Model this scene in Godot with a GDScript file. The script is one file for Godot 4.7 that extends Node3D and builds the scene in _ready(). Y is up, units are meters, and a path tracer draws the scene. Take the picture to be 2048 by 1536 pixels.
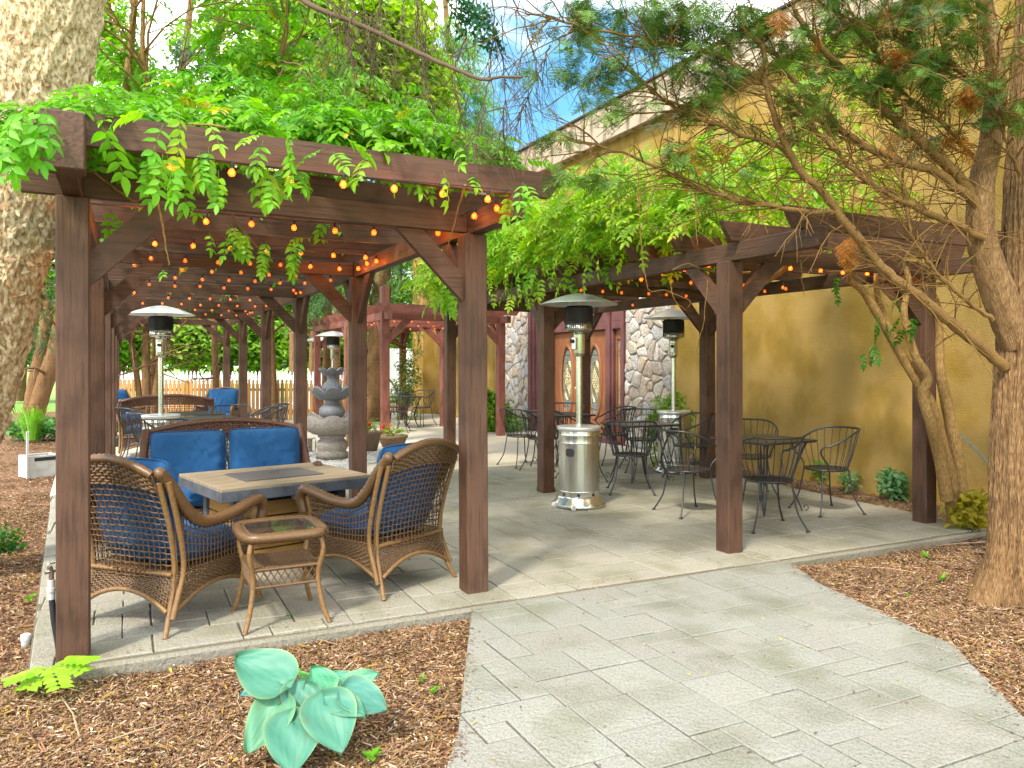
extends Node3D
# A shaded restaurant terrace. x runs along the front edge of the patio, -z into the depth, y up, metres.

const F := 1557.0
const HZ := 725.0
const EYE := 1.5
const CS := 0.8988
const SN := 0.4384

var rng := RandomNumberGenerator.new()
var taken := {}
var M := {}


# A surveyed point: bearing and height as read off the photograph, at a distance of d metres.
func spot(px: float, py: float, d: float) -> Vector3:
	var x := (px - 1024.0) / F * d
	return Vector3(CS * x + SN * d, EYE - (py - HZ) / F * d, SN * x - CS * d)


func foot(px: float, py: float, h := 0.0) -> Vector3:
	return spot(px, py, F * (EYE - h) / (py - HZ))


func rr(a: float, b: float) -> float:
	return rng.randf_range(a, b)


func rv(s: float) -> Vector3:
	return Vector3(rr(-s, s), rr(-s, s), rr(-s, s))


# ---------------------------------------------------------------- shapes
class Shape:
	var v := PackedVector3Array()
	var n := PackedVector3Array()
	var c := PackedColorArray()
	var ix := PackedInt32Array()
	var col := Color.WHITE

	func put(p: Vector3, q: Vector3) -> int:
		v.append(p)
		n.append(q)
		c.append(col)
		return v.size() - 1

	func tri(a: Vector3, b: Vector3, d: Vector3, q := Vector3.ZERO) -> void:
		var g := (d - a).cross(b - a)
		if q == Vector3.ZERO:
			q = g.normalized()
		elif g.dot(q) < 0.0:
			var t := b
			b = d
			d = t
		var i := put(a, q)
		put(b, q)
		put(d, q)
		ix.append_array([i, i + 1, i + 2])

	func quad(a: Vector3, b: Vector3, d: Vector3, e: Vector3, q: Vector3) -> void:
		if (d - a).cross(b - a).dot(q) < 0.0:
			var t := b
			b = e
			e = t
		var i := put(a, q)
		put(b, q)
		put(d, q)
		put(e, q)
		ix.append_array([i, i + 1, i + 2, i, i + 2, i + 3])

	# a box with chamfered edges
	func box(at: Vector3, size: Vector3, ba := Basis.IDENTITY, w := 0.004) -> void:
		var h := size * 0.5
		w = minf(w, minf(h.x, minf(h.y, h.z)) * 0.6)
		for ax in 3:
			var u := (ax + 1) % 3
			var k := (ax + 2) % 3
			for s: float in [-1.0, 1.0]:
				var q := Vector3.ZERO
				q[ax] = s
				var ps: Array[Vector3] = []
				for st: Vector2 in [Vector2(-1, -1), Vector2(1, -1), Vector2(1, 1), Vector2(-1, 1)]:
					var p := Vector3.ZERO
					p[ax] = s * h[ax]
					p[u] = st.x * (h[u] - w)
					p[k] = st.y * (h[k] - w)
					ps.append(at + ba * p)
				quad(ps[0], ps[1], ps[2], ps[3], ba * q)
			for s: float in [-1.0, 1.0]:
				for t: float in [-1.0, 1.0]:
					var q := Vector3.ZERO
					q[u] = s
					q[k] = t
					var ps: Array[Vector3] = []
					for e: Array in [[-1.0, 0], [1.0, 0], [1.0, 1], [-1.0, 1]]:
						var p := Vector3.ZERO
						p[ax] = e[0] * (h[ax] - w)
						p[u] = s * (h[u] - (w if e[1] == 0 else 0.0))
						p[k] = t * (h[k] - (w if e[1] == 1 else 0.0))
						ps.append(at + ba * p)
					quad(ps[0], ps[1], ps[2], ps[3], ba * q.normalized())
		for sx: float in [-1.0, 1.0]:
			for sy: float in [-1.0, 1.0]:
				for sz: float in [-1.0, 1.0]:
					var s := Vector3(sx, sy, sz)
					var e := s * h
					var q := ba * s.normalized()
					tri(at + ba * (e - s * Vector3(0, w, w)), at + ba * (e - s * Vector3(w, 0, w)), at + ba * (e - s * Vector3(w, w, 0)), q)

	# a board lying from p to q, h high and w wide
	func board(p: Vector3, q: Vector3, h: float, w: float, bevel := 0.004) -> void:
		var x := (q - p).normalized()
		var z := x.cross(Vector3.UP).normalized()
		var y := z.cross(x)
		box((p + q) * 0.5, Vector3(p.distance_to(q), h, w), Basis(x, y, z), bevel)

	# polygon in the (x, y) plane of a frame, drawn out along z from -w/2 to w/2
	func prism(poly: PackedVector2Array, w: float, f: Transform3D) -> void:
		var tr := Geometry2D.triangulate_polygon(poly)
		for s: float in [-0.5, 0.5]:
			var q := f.basis * Vector3(0, 0, signf(s))
			for i in range(0, tr.size(), 3):
				tri(f * Vector3(poly[tr[i]].x, poly[tr[i]].y, s * w), f * Vector3(poly[tr[i + 1]].x, poly[tr[i + 1]].y, s * w), f * Vector3(poly[tr[i + 2]].x, poly[tr[i + 2]].y, s * w), q)
		var turn := 1.0 if Geometry2D.is_polygon_clockwise(poly) else -1.0
		for i in poly.size():
			var a := poly[i]
			var b := poly[(i + 1) % poly.size()]
			var d := (b - a).normalized()
			quad(f * Vector3(a.x, a.y, -w / 2), f * Vector3(b.x, b.y, -w / 2), f * Vector3(b.x, b.y, w / 2), f * Vector3(a.x, a.y, w / 2), f.basis * (Vector3(-d.y, d.x, 0) * turn))

	# a tube through points; rad is one radius or one for each point
	func tube(pts: PackedVector3Array, rad: Variant, sides := 6, caps := true, twist := 0.0, ridge := 0.0, lobes := 6, flat := 1.0) -> void:
		var m := pts.size()
		if m < 2:
			return
		var up := Vector3.UP if absf((pts[1] - pts[0]).normalized().y) < 0.9 else Vector3.RIGHT
		var base := v.size()
		var run := 0.0
		for i in m:
			var d := (pts[mini(i + 1, m - 1)] - pts[maxi(i - 1, 0)]).normalized()
			var x := d.cross(up).normalized()
			up = x.cross(d)
			var r: float = rad if rad is float else rad[i]
			if i > 0:
				run += pts[i].distance_to(pts[i - 1])
			for k in sides:
				var t := TAU * k / sides
				var e := x * cos(t) + up * sin(t) * flat
				var rk := r
				if ridge > 0.0:
					rk = r * (1.0 + ridge * sin(lobes * t + twist * run))
				v.append(pts[i] + e * rk)
				n.append(e)
				c.append(col)
		for i in m - 1:
			for k in sides:
				var a := base + i * sides + k
				var b := base + i * sides + (k + 1) % sides
				ix.append_array([a, b, a + sides, b, b + sides, a + sides])
		if caps:
			for e in 2:
				var i := 0 if e == 0 else m - 1
				var q := (pts[0] - pts[1]).normalized() if e == 0 else (pts[m - 1] - pts[m - 2]).normalized()
				for k in range(1, sides - 1):
					tri(v[base + i * sides], v[base + i * sides + k], v[base + i * sides + k + 1], q)

	# profile (radius, height) turned about the vertical through at; wave lifts the rim in lobes
	func lathe(prof: Array, at: Vector3, sides := 24, lobes := 0, ba := Basis.IDENTITY) -> void:
		var m := prof.size()
		var base := v.size()
		for i in m:
			var p: Array = prof[i]
			var a: Array = prof[maxi(i - 1, 0)]
			var b: Array = prof[mini(i + 1, m - 1)]
			var d := Vector2(float(b[0]) - float(a[0]), float(b[1]) - float(a[1])).normalized()
			for k in sides + 1:
				var t := TAU * k / sides
				var e := Vector3(cos(t), 0, sin(t))
				var lift := 0.0
				var out := 0.0
				if lobes > 0 and p.size() > 2:
					var s := absf(sin(lobes * t / 2.0))
					lift = float(p[2]) * s
					out = float(p[2]) * 0.35 * s
				v.append(at + ba * (e * (float(p[0]) + out) + Vector3.UP * (float(p[1]) + lift)))
				n.append(ba * (e * d.y - Vector3.UP * d.x).normalized())
				c.append(col)
		for i in m - 1:
			for k in sides:
				var a := base + i * (sides + 1) + k
				var b := a + 1
				var e := a + sides + 1
				var fa := (v[e] - v[a]).cross(v[b] - v[a])
				if fa.length_squared() < 1e-18:
					fa = (v[e + 1] - v[b]).cross(v[e] - v[b])
				if fa.dot(n[a] + n[e]) > 0.0:
					ix.append_array([a, b, e, b, e + 1, e])
				else:
					ix.append_array([a, e, b, b, e, e + 1])

	# a grid of points, rows of equal length, smooth
	func sheet(rows: Array, cols: Array = []) -> void:
		var m := rows.size()
		var w: int = rows[0].size()
		var base := v.size()
		for i in m:
			for k in w:
				var du: Vector3 = rows[i][mini(k + 1, w - 1)] - rows[i][maxi(k - 1, 0)]
				var dv: Vector3 = rows[mini(i + 1, m - 1)][k] - rows[maxi(i - 1, 0)][k]
				v.append(rows[i][k])
				n.append(du.cross(dv).normalized())
				c.append(cols[i][k] if cols.size() else col)
		for i in m - 1:
			for k in w - 1:
				var a := base + i * w + k
				ix.append_array([a, a + w, a + 1, a + 1, a + w, a + w + 1])

	func ball(at: Vector3, r: Vector3, sides := 10, rings := 6) -> void:
		var base := v.size()
		for i in rings + 1:
			var p := PI * i / rings
			for k in sides + 1:
				var t := TAU * k / sides
				var e := Vector3(sin(p) * cos(t), cos(p), sin(p) * sin(t))
				v.append(at + e * r)
				n.append((e / r).normalized())
				c.append(col)
		for i in rings:
			for k in sides:
				var a := base + i * (sides + 1) + k
				var e := a + sides + 1
				ix.append_array([a, e, a + 1, a + 1, e, e + 1])

	func mesh() -> ArrayMesh:
		var a := []
		a.resize(Mesh.ARRAY_MAX)
		a[Mesh.ARRAY_VERTEX] = v
		a[Mesh.ARRAY_NORMAL] = n
		a[Mesh.ARRAY_COLOR] = c
		a[Mesh.ARRAY_INDEX] = ix
		var m := ArrayMesh.new()
		m.add_surface_from_arrays(Mesh.PRIMITIVE_TRIANGLES, a)
		return m


func smooth(ctrl: Array, per := 6) -> PackedVector3Array:
	var out := PackedVector3Array()
	var m := ctrl.size()
	for i in m - 1:
		var a: Vector3 = ctrl[maxi(i - 1, 0)]
		var b: Vector3 = ctrl[i]
		var d: Vector3 = ctrl[i + 1]
		var e: Vector3 = ctrl[mini(i + 2, m - 1)]
		for k in per:
			out.append(b.cubic_interpolate(d, a, e, float(k) / per))
	out.append(ctrl[m - 1])
	return out


func taper(r0: float, r1: float, m: int) -> PackedFloat32Array:
	var out := PackedFloat32Array()
	for i in m:
		out.append(lerpf(r0, r1, float(i) / maxf(1.0, m - 1)))
	return out


# ---------------------------------------------------------------- nodes
func numbered(called: String) -> String:
	var k: int = taken.get(called, 0)
	taken[called] = k + 1
	return called if k == 0 else "%s_%03d" % [called, k]


func tag(o: Node3D, label := "", category := "", group := "", kind := "") -> Node3D:
	if label:
		o.set_meta("label", label)
	if category:
		o.set_meta("category", category)
	if group:
		o.set_meta("group", group)
	if kind:
		o.set_meta("kind", kind)
	return o


func thing(called: String, at: Vector3, turn: float, label: String, category: String, group := "") -> Node3D:
	var o := Node3D.new()
	o.name = numbered(called)
	add_child(o)
	o.position = at
	o.rotation.y = turn
	return tag(o, label, category, group)


func obj(called: String, m: Mesh, mt: Material, parent: Node3D = null, at := Vector3.ZERO) -> MeshInstance3D:
	var o := MeshInstance3D.new()
	o.mesh = m
	o.material_override = mt
	o.position = at
	if parent:
		o.name = called
		parent.add_child(o, true)
	else:
		o.name = numbered(called)
		add_child(o)
	return o


func struct(called: String, m: Mesh, mt: Material) -> MeshInstance3D:
	var o := obj(called, m, mt)
	o.set_meta("kind", "structure")
	return o


func many(called: String, m: Mesh, mt: Material, where: Array, tints: Array, parent: Node3D = null) -> MultiMeshInstance3D:
	var mm := MultiMesh.new()
	mm.transform_format = MultiMesh.TRANSFORM_3D
	mm.use_colors = true
	mm.mesh = m
	mm.instance_count = where.size()
	for i in where.size():
		mm.set_instance_transform(i, where[i])
		mm.set_instance_color(i, tints[i])
	var o := MultiMeshInstance3D.new()
	o.multimesh = mm
	o.material_override = mt
	if parent:
		o.name = called
		parent.add_child(o, true)
	else:
		o.name = numbered(called)
		add_child(o)
	o.set_meta("kind", "stuff")
	return o


func dup(o: Node3D, called: String, at: Vector3, turn: float, label: String, group := "") -> Node3D:
	var r: Node3D = o.duplicate()
	r.name = numbered(called)
	add_child(r)
	r.position = at
	r.rotation.y = turn
	r.set_meta("label", label)
	if group:
		r.set_meta("group", group)
	return r


# ---------------------------------------------------------------- materials
func lin(r: float, g: float, b: float) -> Color:
	return Color(r, g, b).linear_to_srgb()


func noise_tex(seed_: int, freq: float, stops: Array, oct := 4, size := 512, kind := FastNoiseLite.TYPE_SIMPLEX_SMOOTH, bump := false) -> NoiseTexture2D:
	var f := FastNoiseLite.new()
	f.seed = seed_
	f.frequency = freq
	f.noise_type = kind
	f.fractal_octaves = oct
	f.fractal_type = FastNoiseLite.FRACTAL_FBM
	var t := NoiseTexture2D.new()
	t.width = size
	t.height = size
	t.seamless = true
	t.noise = f
	if stops.size():
		var g := Gradient.new()
		var offs := PackedFloat32Array()
		var cs := PackedColorArray()
		for s: Array in stops:
			offs.append(s[0])
			cs.append(lin(s[1], s[2], s[3]))
		g.offsets = offs
		g.colors = cs
		t.color_ramp = g
	return t


func mat(key: String, color: Color, rough: float, tex: Texture2D = null, scale := Vector3.ONE, relief: Texture2D = null, depth := 0.0, world := true) -> StandardMaterial3D:
	var m := StandardMaterial3D.new()
	m.resource_name = key
	m.albedo_color = color.linear_to_srgb()
	m.roughness = rough
	m.metallic_specular = 0.4
	m.vertex_color_use_as_albedo = true
	if tex or relief:
		m.uv1_triplanar = true
		m.uv1_world_triplanar = world
		m.uv1_scale = scale
	if tex:
		m.albedo_texture = tex
	if relief:
		m.heightmap_enabled = true
		m.heightmap_texture = relief
		m.heightmap_scale = depth
	M[key] = m
	return m


# large soft stains over a material
func stain(m: StandardMaterial3D, tex: Texture2D, scale: Vector3) -> void:
	m.detail_enabled = true
	m.detail_blend_mode = BaseMaterial3D.BLEND_MODE_MUL
	m.detail_albedo = tex
	m.detail_uv_layer = BaseMaterial3D.DETAIL_UV_2
	m.uv2_triplanar = true
	m.uv2_world_triplanar = true
	m.uv2_scale = scale


func leaf_mat(key: String, light := Color(0.9, 1.0, 0.3), rough := 0.45) -> StandardMaterial3D:
	var m := mat(key, Color.WHITE, rough)
	m.backlight_enabled = true
	m.backlight = light
	return m


func make_materials() -> void:
	var grain := noise_tex(3, 0.012, [[0.0, 0.5, 0.5, 0.5], [0.4, 0.88, 0.88, 0.88], [0.55, 1.0, 1.0, 1.0], [0.72, 1.12, 1.1, 1.07], [1.0, 1.7, 1.55, 1.35]], 6)
	var grain_h := noise_tex(4, 0.012, [], 4)
	var fine := noise_tex(5, 0.03, [], 4)
	var soft := noise_tex(6, 0.008, [[0.0, 0.55, 0.5, 0.42], [0.45, 0.95, 0.95, 0.92], [1.0, 1.15, 1.15, 1.1]], 5)
	var wood := Color(0.088, 0.044, 0.026)
	for ax in 3:
		var s := Vector3(5, 5, 5)
		s[ax] = 0.35
		var m := mat("stained_wood_%s" % ["x", "y", "z"][ax], wood, 0.62, grain, s, grain_h, 0.25)
		stain(m, soft, Vector3.ONE * 0.7)
		m = mat("red_wood_%s" % ["x", "y", "z"][ax], Color(0.24, 0.085, 0.062), 0.6, grain, s, grain_h, 0.2)
		stain(m, soft, Vector3.ONE * 0.7)
	mat("wood_own", wood, 0.62, grain, Vector3(4, 4, 4), grain_h, 0.2)
	# paving
	var speck := noise_tex(7, 0.09, [[0.0, 0.42, 0.43, 0.38], [0.4, 0.84, 0.84, 0.80], [0.55, 1.0, 1.0, 0.97], [1.0, 1.5, 1.48, 1.4]], 5)
	var moss := noise_tex(8, 0.006, [[0.0, 0.68, 0.69, 0.58], [0.34, 0.88, 0.88, 0.82], [0.5, 1.0, 1.0, 0.98], [0.75, 1.05, 1.04, 1.02], [1.0, 1.1, 1.05, 1.01]], 6)
	var pock := noise_tex(9, 0.035, [], 5)
	for k in 5:
		var tone: Color = [Color(0.365, 0.362, 0.322), Color(0.358, 0.356, 0.312), Color(0.375, 0.368, 0.328), Color(0.365, 0.352, 0.312), Color(0.37, 0.368, 0.325)][k]
		var m := mat("paving_%d" % k, tone, 0.85, speck, Vector3.ONE * 1.6, pock, 0.5)
		stain(m, moss, Vector3(0.45, 0.45, 0.45))
	var sl := mat("slab_edge", Color(0.22, 0.205, 0.165), 0.9, speck, Vector3.ONE * 1.3, pock, 0.5)
	stain(sl, moss, Vector3.ONE * 0.4)
	mat("joint", Color(0.12, 0.10, 0.065), 0.95, speck, Vector3.ONE * 1.3, pock, 0.6)
	var fc := mat("smooth_concrete", Color(0.5, 0.45, 0.37), 0.85, speck, Vector3.ONE * 0.8, pock, 0.15)
	stain(fc, moss, Vector3.ONE * 0.14)
	# soil
	var earth := noise_tex(10, 0.03, [[0.0, 0.035, 0.016, 0.008], [0.4, 0.13, 0.06, 0.026], [0.6, 0.24, 0.125, 0.06], [1.0, 0.42, 0.25, 0.13]], 6)
	mat("mulch_bed", Color.WHITE, 0.95, earth, Vector3.ONE * 1.1, pock, 3.0)
	mat("chip", Color.WHITE, 0.9)
	var lawn := noise_tex(11, 0.02, [[0.0, 0.10, 0.2, 0.03], [1.0, 0.28, 0.45, 0.08]], 5)
	mat("lawn", Color.WHITE, 0.95, lawn, Vector3.ONE * 0.5)
	# stucco
	var stuc := noise_tex(12, 0.05, [[0.0, 0.78, 0.76, 0.7], [0.5, 1.0, 1.0, 1.0], [1.0, 1.15, 1.13, 1.08]], 4)
	var stuc_h := noise_tex(13, 0.05, [], 4, 512)
	var dirt := noise_tex(14, 0.005, [[0.0, 0.70, 0.68, 0.34], [0.36, 0.87, 0.85, 0.62], [0.48, 0.95, 0.93, 0.82], [0.6, 1.0, 0.99, 0.95], [1.0, 1.2, 1.17, 1.1]], 6)
	var st := mat("stucco", Color(0.60, 0.39, 0.115), 0.9, stuc, Vector3.ONE * 2.6, stuc_h, 3.0)
	stain(st, dirt, Vector3(0.5, 0.36, 0.5))
	var st2 := mat("parapet_stucco", Color(0.46, 0.37, 0.28), 0.9, stuc, Vector3.ONE * 1.2, stuc_h, 0.8)
	var streak := noise_tex(15, 0.02, [[0.0, 0.25, 0.24, 0.22], [0.34, 0.75, 0.72, 0.68], [0.45, 1.0, 1.0, 1.0], [1.0, 1.1, 1.08, 1.05]], 4)
	stain(st2, streak, Vector3(1.0, 0.1, 0.5))
	mat("cap_metal", Color(0.05, 0.045, 0.04), 0.5)
	for k in 6:
		var tone: Color = [Color(0.66, 0.59, 0.52), Color(0.60, 0.49, 0.39), Color(0.72, 0.68, 0.63), Color(0.57, 0.56, 0.56), Color(0.64, 0.53, 0.46), Color(0.70, 0.62, 0.52)][k]
		mat("field_stone_%d" % k, tone, 0.85, noise_tex(20 + k, 0.03, [[0.0, 0.5, 0.45, 0.4], [0.42, 0.9, 0.9, 0.88], [1.0, 1.25, 1.25, 1.22]], 5, 256), Vector3.ONE * 2.0, pock, 2.0, false)
	mat("mortar", Color(0.25, 0.22, 0.19), 0.95, speck, Vector3.ONE * 1.5, pock, 1.0)
	var tan_tex := noise_tex(16, 0.01, [[0.0, 0.7, 0.66, 0.6], [1.0, 1.2, 1.2, 1.2]], 5, 256)
	mat("door_wood", Color(0.27, 0.105, 0.045), 0.4, grain, Vector3(4, 0.35, 4), null, 0.0)
	mat("frame_paint", Color(0.15, 0.06, 0.062), 0.5, tan_tex, Vector3.ONE)
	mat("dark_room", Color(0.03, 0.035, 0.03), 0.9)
	mat("brass", Color(0.62, 0.50, 0.26), 0.3).metallic = 0.9
	var gl := mat("glass", Color(0.75, 0.85, 0.8, 0.22), 0.04)
	gl.transparency = BaseMaterial3D.TRANSPARENCY_ALPHA
	gl.vertex_color_use_as_albedo = false
	var dg := mat("table_glass", Color(0.06, 0.05, 0.045, 0.55), 0.03)
	dg.transparency = BaseMaterial3D.TRANSPARENCY_ALPHA
	dg.vertex_color_use_as_albedo = false
	# metal
	mat("iron", Color(0.010, 0.011, 0.013), 0.4).metallic_specular = 0.6
	var brush := noise_tex(17, 0.02, [[0.0, 0.75, 0.75, 0.75], [1.0, 1.1, 1.1, 1.1]], 3, 256)
	var ss := mat("steel", Color(0.62, 0.62, 0.56), 0.2, brush, Vector3(3, 0.3, 3), null, 0.0, false)
	ss.metallic = 0.95
	var al := mat("dome_metal", Color(0.72, 0.73, 0.72), 0.38)
	al.metallic = 0.8
	mat("black_metal", Color(0.018, 0.018, 0.02), 0.5)
	mat("rubber", Color(0.5, 0.48, 0.45), 0.7)
	mat("black_rubber", Color(0.02, 0.02, 0.025), 0.6)
	mat("white_plastic", Color(0.50, 0.51, 0.50), 0.5, tan_tex, Vector3.ONE * 2.0)
	# wicker and cushions
	var wk := noise_tex(18, 0.05, [[0.0, 0.5, 0.48, 0.46], [0.5, 1.0, 1.0, 1.0], [1.0, 1.6, 1.55, 1.45]], 4, 256)
	var wi := mat("wicker", Color(0.125, 0.066, 0.024), 0.42, wk, Vector3.ONE * 4.0, null, 0.0, false)
	wi.metallic_specular = 0.5
	mat("cane_pole", Color(0.20, 0.112, 0.042), 0.4, wk, Vector3.ONE * 3.0, null, 0.0, false)
	var dark_wk := mat("dark_wicker", Color(0.11, 0.045, 0.022), 0.45, wk, Vector3.ONE * 4.0, null, 0.0, false)
	dark_wk.metallic_specular = 0.5
	var weave := noise_tex(19, 0.12, [[0.0, 0.72, 0.75, 0.8], [0.5, 1.0, 1.0, 1.0], [1.0, 1.25, 1.22, 1.18]], 3, 256)
	var cu := mat("blue_cloth", Color(0.008, 0.070, 0.185), 0.85, weave, Vector3.ONE * 5.0, weave, 0.15, false)
	cu.rim_enabled = true
	cu.rim = 0.25
	var plank := noise_tex(30, 0.012, [[0.0, 0.6, 0.58, 0.52], [0.5, 1.0, 1.0, 1.0], [1.0, 1.3, 1.3, 1.28]], 5, 256)
	mat("table_plank", Color(0.30, 0.235, 0.15), 0.55, plank, Vector3(0.8, 4, 6), plank, 0.1, false)
	mat("table_edge", Color(0.075, 0.085, 0.10), 0.55, plank, Vector3(2, 2, 2), null, 0.0, false)
	mat("box_board", Color(0.30, 0.16, 0.04), 0.5, plank, Vector3(1.0, 7, 7), plank, 0.15, false)
	# stone and pots
	var granite := noise_tex(31, 0.05, [[0.0, 0.4, 0.4, 0.42], [0.5, 1.0, 1.0, 1.0], [1.0, 1.5, 1.5, 1.5]], 5, 256)
	mat("fountain_stone", Color(0.20, 0.205, 0.22), 0.45, granite, Vector3.ONE * 2.5, pock, 0.5, false)
	mat("old_stone", Color(0.31, 0.275, 0.24), 0.7, granite, Vector3.ONE * 1.5, pock, 1.0, false)
	mat("pot_clay", Color(0.20, 0.13, 0.085), 0.8, granite, Vector3.ONE * 2.0, pock, 0.6, false)
	mat("pebble", Color(0.62, 0.6, 0.56), 0.8)
	# bark
	var bark_b := noise_tex(32, 0.014, [[0.0, 0.14, 0.08, 0.035], [0.3, 0.30, 0.19, 0.09], [0.43, 0.42, 0.31, 0.165], [0.56, 0.49, 0.40, 0.24], [0.75, 0.54, 0.46, 0.32], [1.0, 0.6, 0.54, 0.43]], 6, 1024)
	mat("birch_bark", Color.WHITE, 0.8, bark_b, Vector3(2.4, 1.1, 2.4), bark_b, 4.0)
	var bark_c := noise_tex(33, 0.018, [[0.0, 0.07, 0.034, 0.014], [0.4, 0.19, 0.105, 0.042], [0.6, 0.28, 0.165, 0.07], [1.0, 0.42, 0.28, 0.14]], 6, 1024)
	mat("cedar_bark", Color.WHITE, 0.9, bark_c, Vector3(7.0, 0.8, 7.0), bark_c, 3.0)
	stain(M.cedar_bark, noise_tex(34, 0.02, [[0.0, 0.5, 0.45, 0.4], [0.5, 1.0, 1.0, 1.0], [1.0, 1.25, 1.2, 1.1]], 5, 256), Vector3(2.5, 0.4, 2.5))
	mat("branch_bark", Color(0.82, 0.80, 0.58), 0.9, bark_c, Vector3(7.0, 5.0, 7.0), bark_c, 1.0)
	mat("grey_bark", Color(0.75, 0.72, 0.75), 0.9, bark_c, Vector3(4.0, 0.5, 4.0), bark_c, 2.0)
	mat("vine_bark", Color(1.05, 1.1, 0.85), 0.85, bark_c, Vector3(6.0, 0.9, 6.0), bark_c, 0.7)
	mat("twig", Color(0.10, 0.065, 0.04), 0.9)
	leaf_mat("leaf")
	leaf_mat("dark_leaf", Color(0.5, 0.6, 0.2))
	leaf_mat("hosta_leaf", Color(0.35, 0.5, 0.3), 0.5)
	leaf_mat("petal", Color(0.6, 0.3, 0.3), 0.5)
	# fences
	mat("fence_wood", Color(0.46, 0.24, 0.07), 0.75, grain, Vector3(5, 0.4, 5))
	mat("fence_white", Color(0.78, 0.79, 0.8), 0.6)
	# lamps
	var bg := mat("bulb_glass", Color(0.9, 0.26, 0.03, 0.6), 0.15)
	bg.transparency = BaseMaterial3D.TRANSPARENCY_ALPHA
	bg.vertex_color_use_as_albedo = false
	bg.emission_enabled = true
	bg.emission = Color(1.0, 0.34, 0.03)
	bg.emission_energy_multiplier = 0.22
	var fl := mat("filament_glow", Color(1, 0.8, 0.4), 0.5)
	fl.emission_enabled = true
	fl.emission = Color(1.0, 0.62, 0.22)
	fl.emission_energy_multiplier = 0.6


# ---------------------------------------------------------------- camera, sky, sun
func make_light() -> void:
	var cam := Camera3D.new()
	cam.name = "camera"
	cam.projection = Camera3D.PROJECTION_FRUSTUM
	cam.near = 0.05
	cam.far = 600.0
	cam.size = 2.0 * 0.05 * 768.0 / F
	cam.frustum_offset = Vector2(0, -43.0 / F * 0.05)
	cam.position = Vector3(0, EYE, 0)
	cam.rotation.y = -atan2(SN, CS)
	add_child(cam)
	cam.current = true

	var w := 768
	var h := 384
	var im := Image.create(w, h, false, Image.FORMAT_RGBF)
	var f := FastNoiseLite.new()
	f.seed = 1060
	f.frequency = 1.5
	f.fractal_octaves = 5
	f.noise_type = FastNoiseLite.TYPE_SIMPLEX_SMOOTH
	for y in h:
		var up := PI * (0.5 - (y + 0.5) / h)
		for x in w:
			var t := TAU * ((x + 0.5) / w - 0.5)
			var d := Vector3(cos(up) * sin(t), sin(up), -cos(up) * cos(t))
			var e := maxf(d.y, 0.0)
			var c := Color(0.10, 0.265, 0.40).lerp(Color(0.05, 0.165, 0.34), clampf(e * 1.5, 0, 1))
			var q := f.get_noise_3d(d.x * 1.3, d.y * 2.6, d.z * 1.3) + 0.22 - e * 0.12
			var k := smoothstep(-0.08, 0.32, q)
			c = c.lerp(Color(1.55, 1.53, 1.5), k)
			im.set_pixel(x, y, c)
	var pano := PanoramaSkyMaterial.new()
	pano.panorama = ImageTexture.create_from_image(im)
	var sky := Sky.new()
	sky.sky_material = pano
	var env := Environment.new()
	env.background_mode = Environment.BG_SKY
	env.sky = sky
	env.background_energy_multiplier = 1.0
	env.tonemap_mode = Environment.TONE_MAPPER_LINEAR
	env.tonemap_exposure = 3.7
	env.sdfgi_enabled = true
	env.ssao_enabled = true
	env.ssil_enabled = true
	var we := WorldEnvironment.new()
	we.name = "environment"
	we.environment = env
	add_child(we)

	var sun := DirectionalLight3D.new()
	sun.name = "sun"
	sun.light_color = Color(1.0, 0.965, 0.91)
	sun.light_energy = 0.55
	sun.light_angular_distance = 7.0
	sun.shadow_enabled = true
	# from the left and behind the viewer, high
	sun.look_at_from_position(Vector3(-6.0, 8.5, 4.5), Vector3.ZERO)
	add_child(sun)


# ---------------------------------------------------------------- ground and paving
func flat_poly(s: Shape, given: PackedVector2Array, top: float, bottom: float, round := 0.015) -> void:
	var inner := PackedVector2Array()
	var poly := PackedVector2Array()
	for p in given:
		if poly.size() == 0 or poly[poly.size() - 1].distance_to(p) > round * 2.2:
			poly.append(p)
	while poly.size() > 3 and poly[0].distance_to(poly[poly.size() - 1]) < round * 2.2:
		poly.remove_at(poly.size() - 1)
	var m := poly.size()
	var cw := 1.0 if Geometry2D.is_polygon_clockwise(poly) else -1.0
	for i in m:
		var d0 := (poly[i] - poly[(i + m - 1) % m]).normalized()
		var d1 := (poly[(i + 1) % m] - poly[i]).normalized()
		var n0 := Vector2(d0.y, -d0.x) * cw
		var n1 := Vector2(d1.y, -d1.x) * cw
		var bis := (n0 + n1).normalized()
		inner.append(poly[i] + bis * round / maxf(0.5, bis.dot(n0)))
	var tr := Geometry2D.triangulate_polygon(inner)
	if tr.size() == 0:
		inner = poly.duplicate()
		tr = Geometry2D.triangulate_polygon(inner)
	for i in range(0, tr.size(), 3):
		s.tri(Vector3(inner[tr[i]].x, top, -inner[tr[i]].y), Vector3(inner[tr[i + 1]].x, top, -inner[tr[i + 1]].y), Vector3(inner[tr[i + 2]].x, top, -inner[tr[i + 2]].y), Vector3.UP)
	for i in m:
		var k := (i + 1) % m
		var a := poly[i]
		var b := poly[k]
		var d := (b - a).normalized()
		var q := Vector3(-d.y * cw, 0, -(d.x * cw))
		var lo := top - round * 0.8
		s.quad(Vector3(a.x, lo, -a.y), Vector3(b.x, lo, -b.y), Vector3(inner[k].x, top, -inner[k].y), Vector3(inner[i].x, top, -inner[i].y), (q + Vector3.UP).normalized())
		s.quad(Vector3(a.x, lo, -a.y), Vector3(b.x, lo, -b.y), Vector3(b.x, bottom, -b.y), Vector3(a.x, bottom, -a.y), q)


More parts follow.
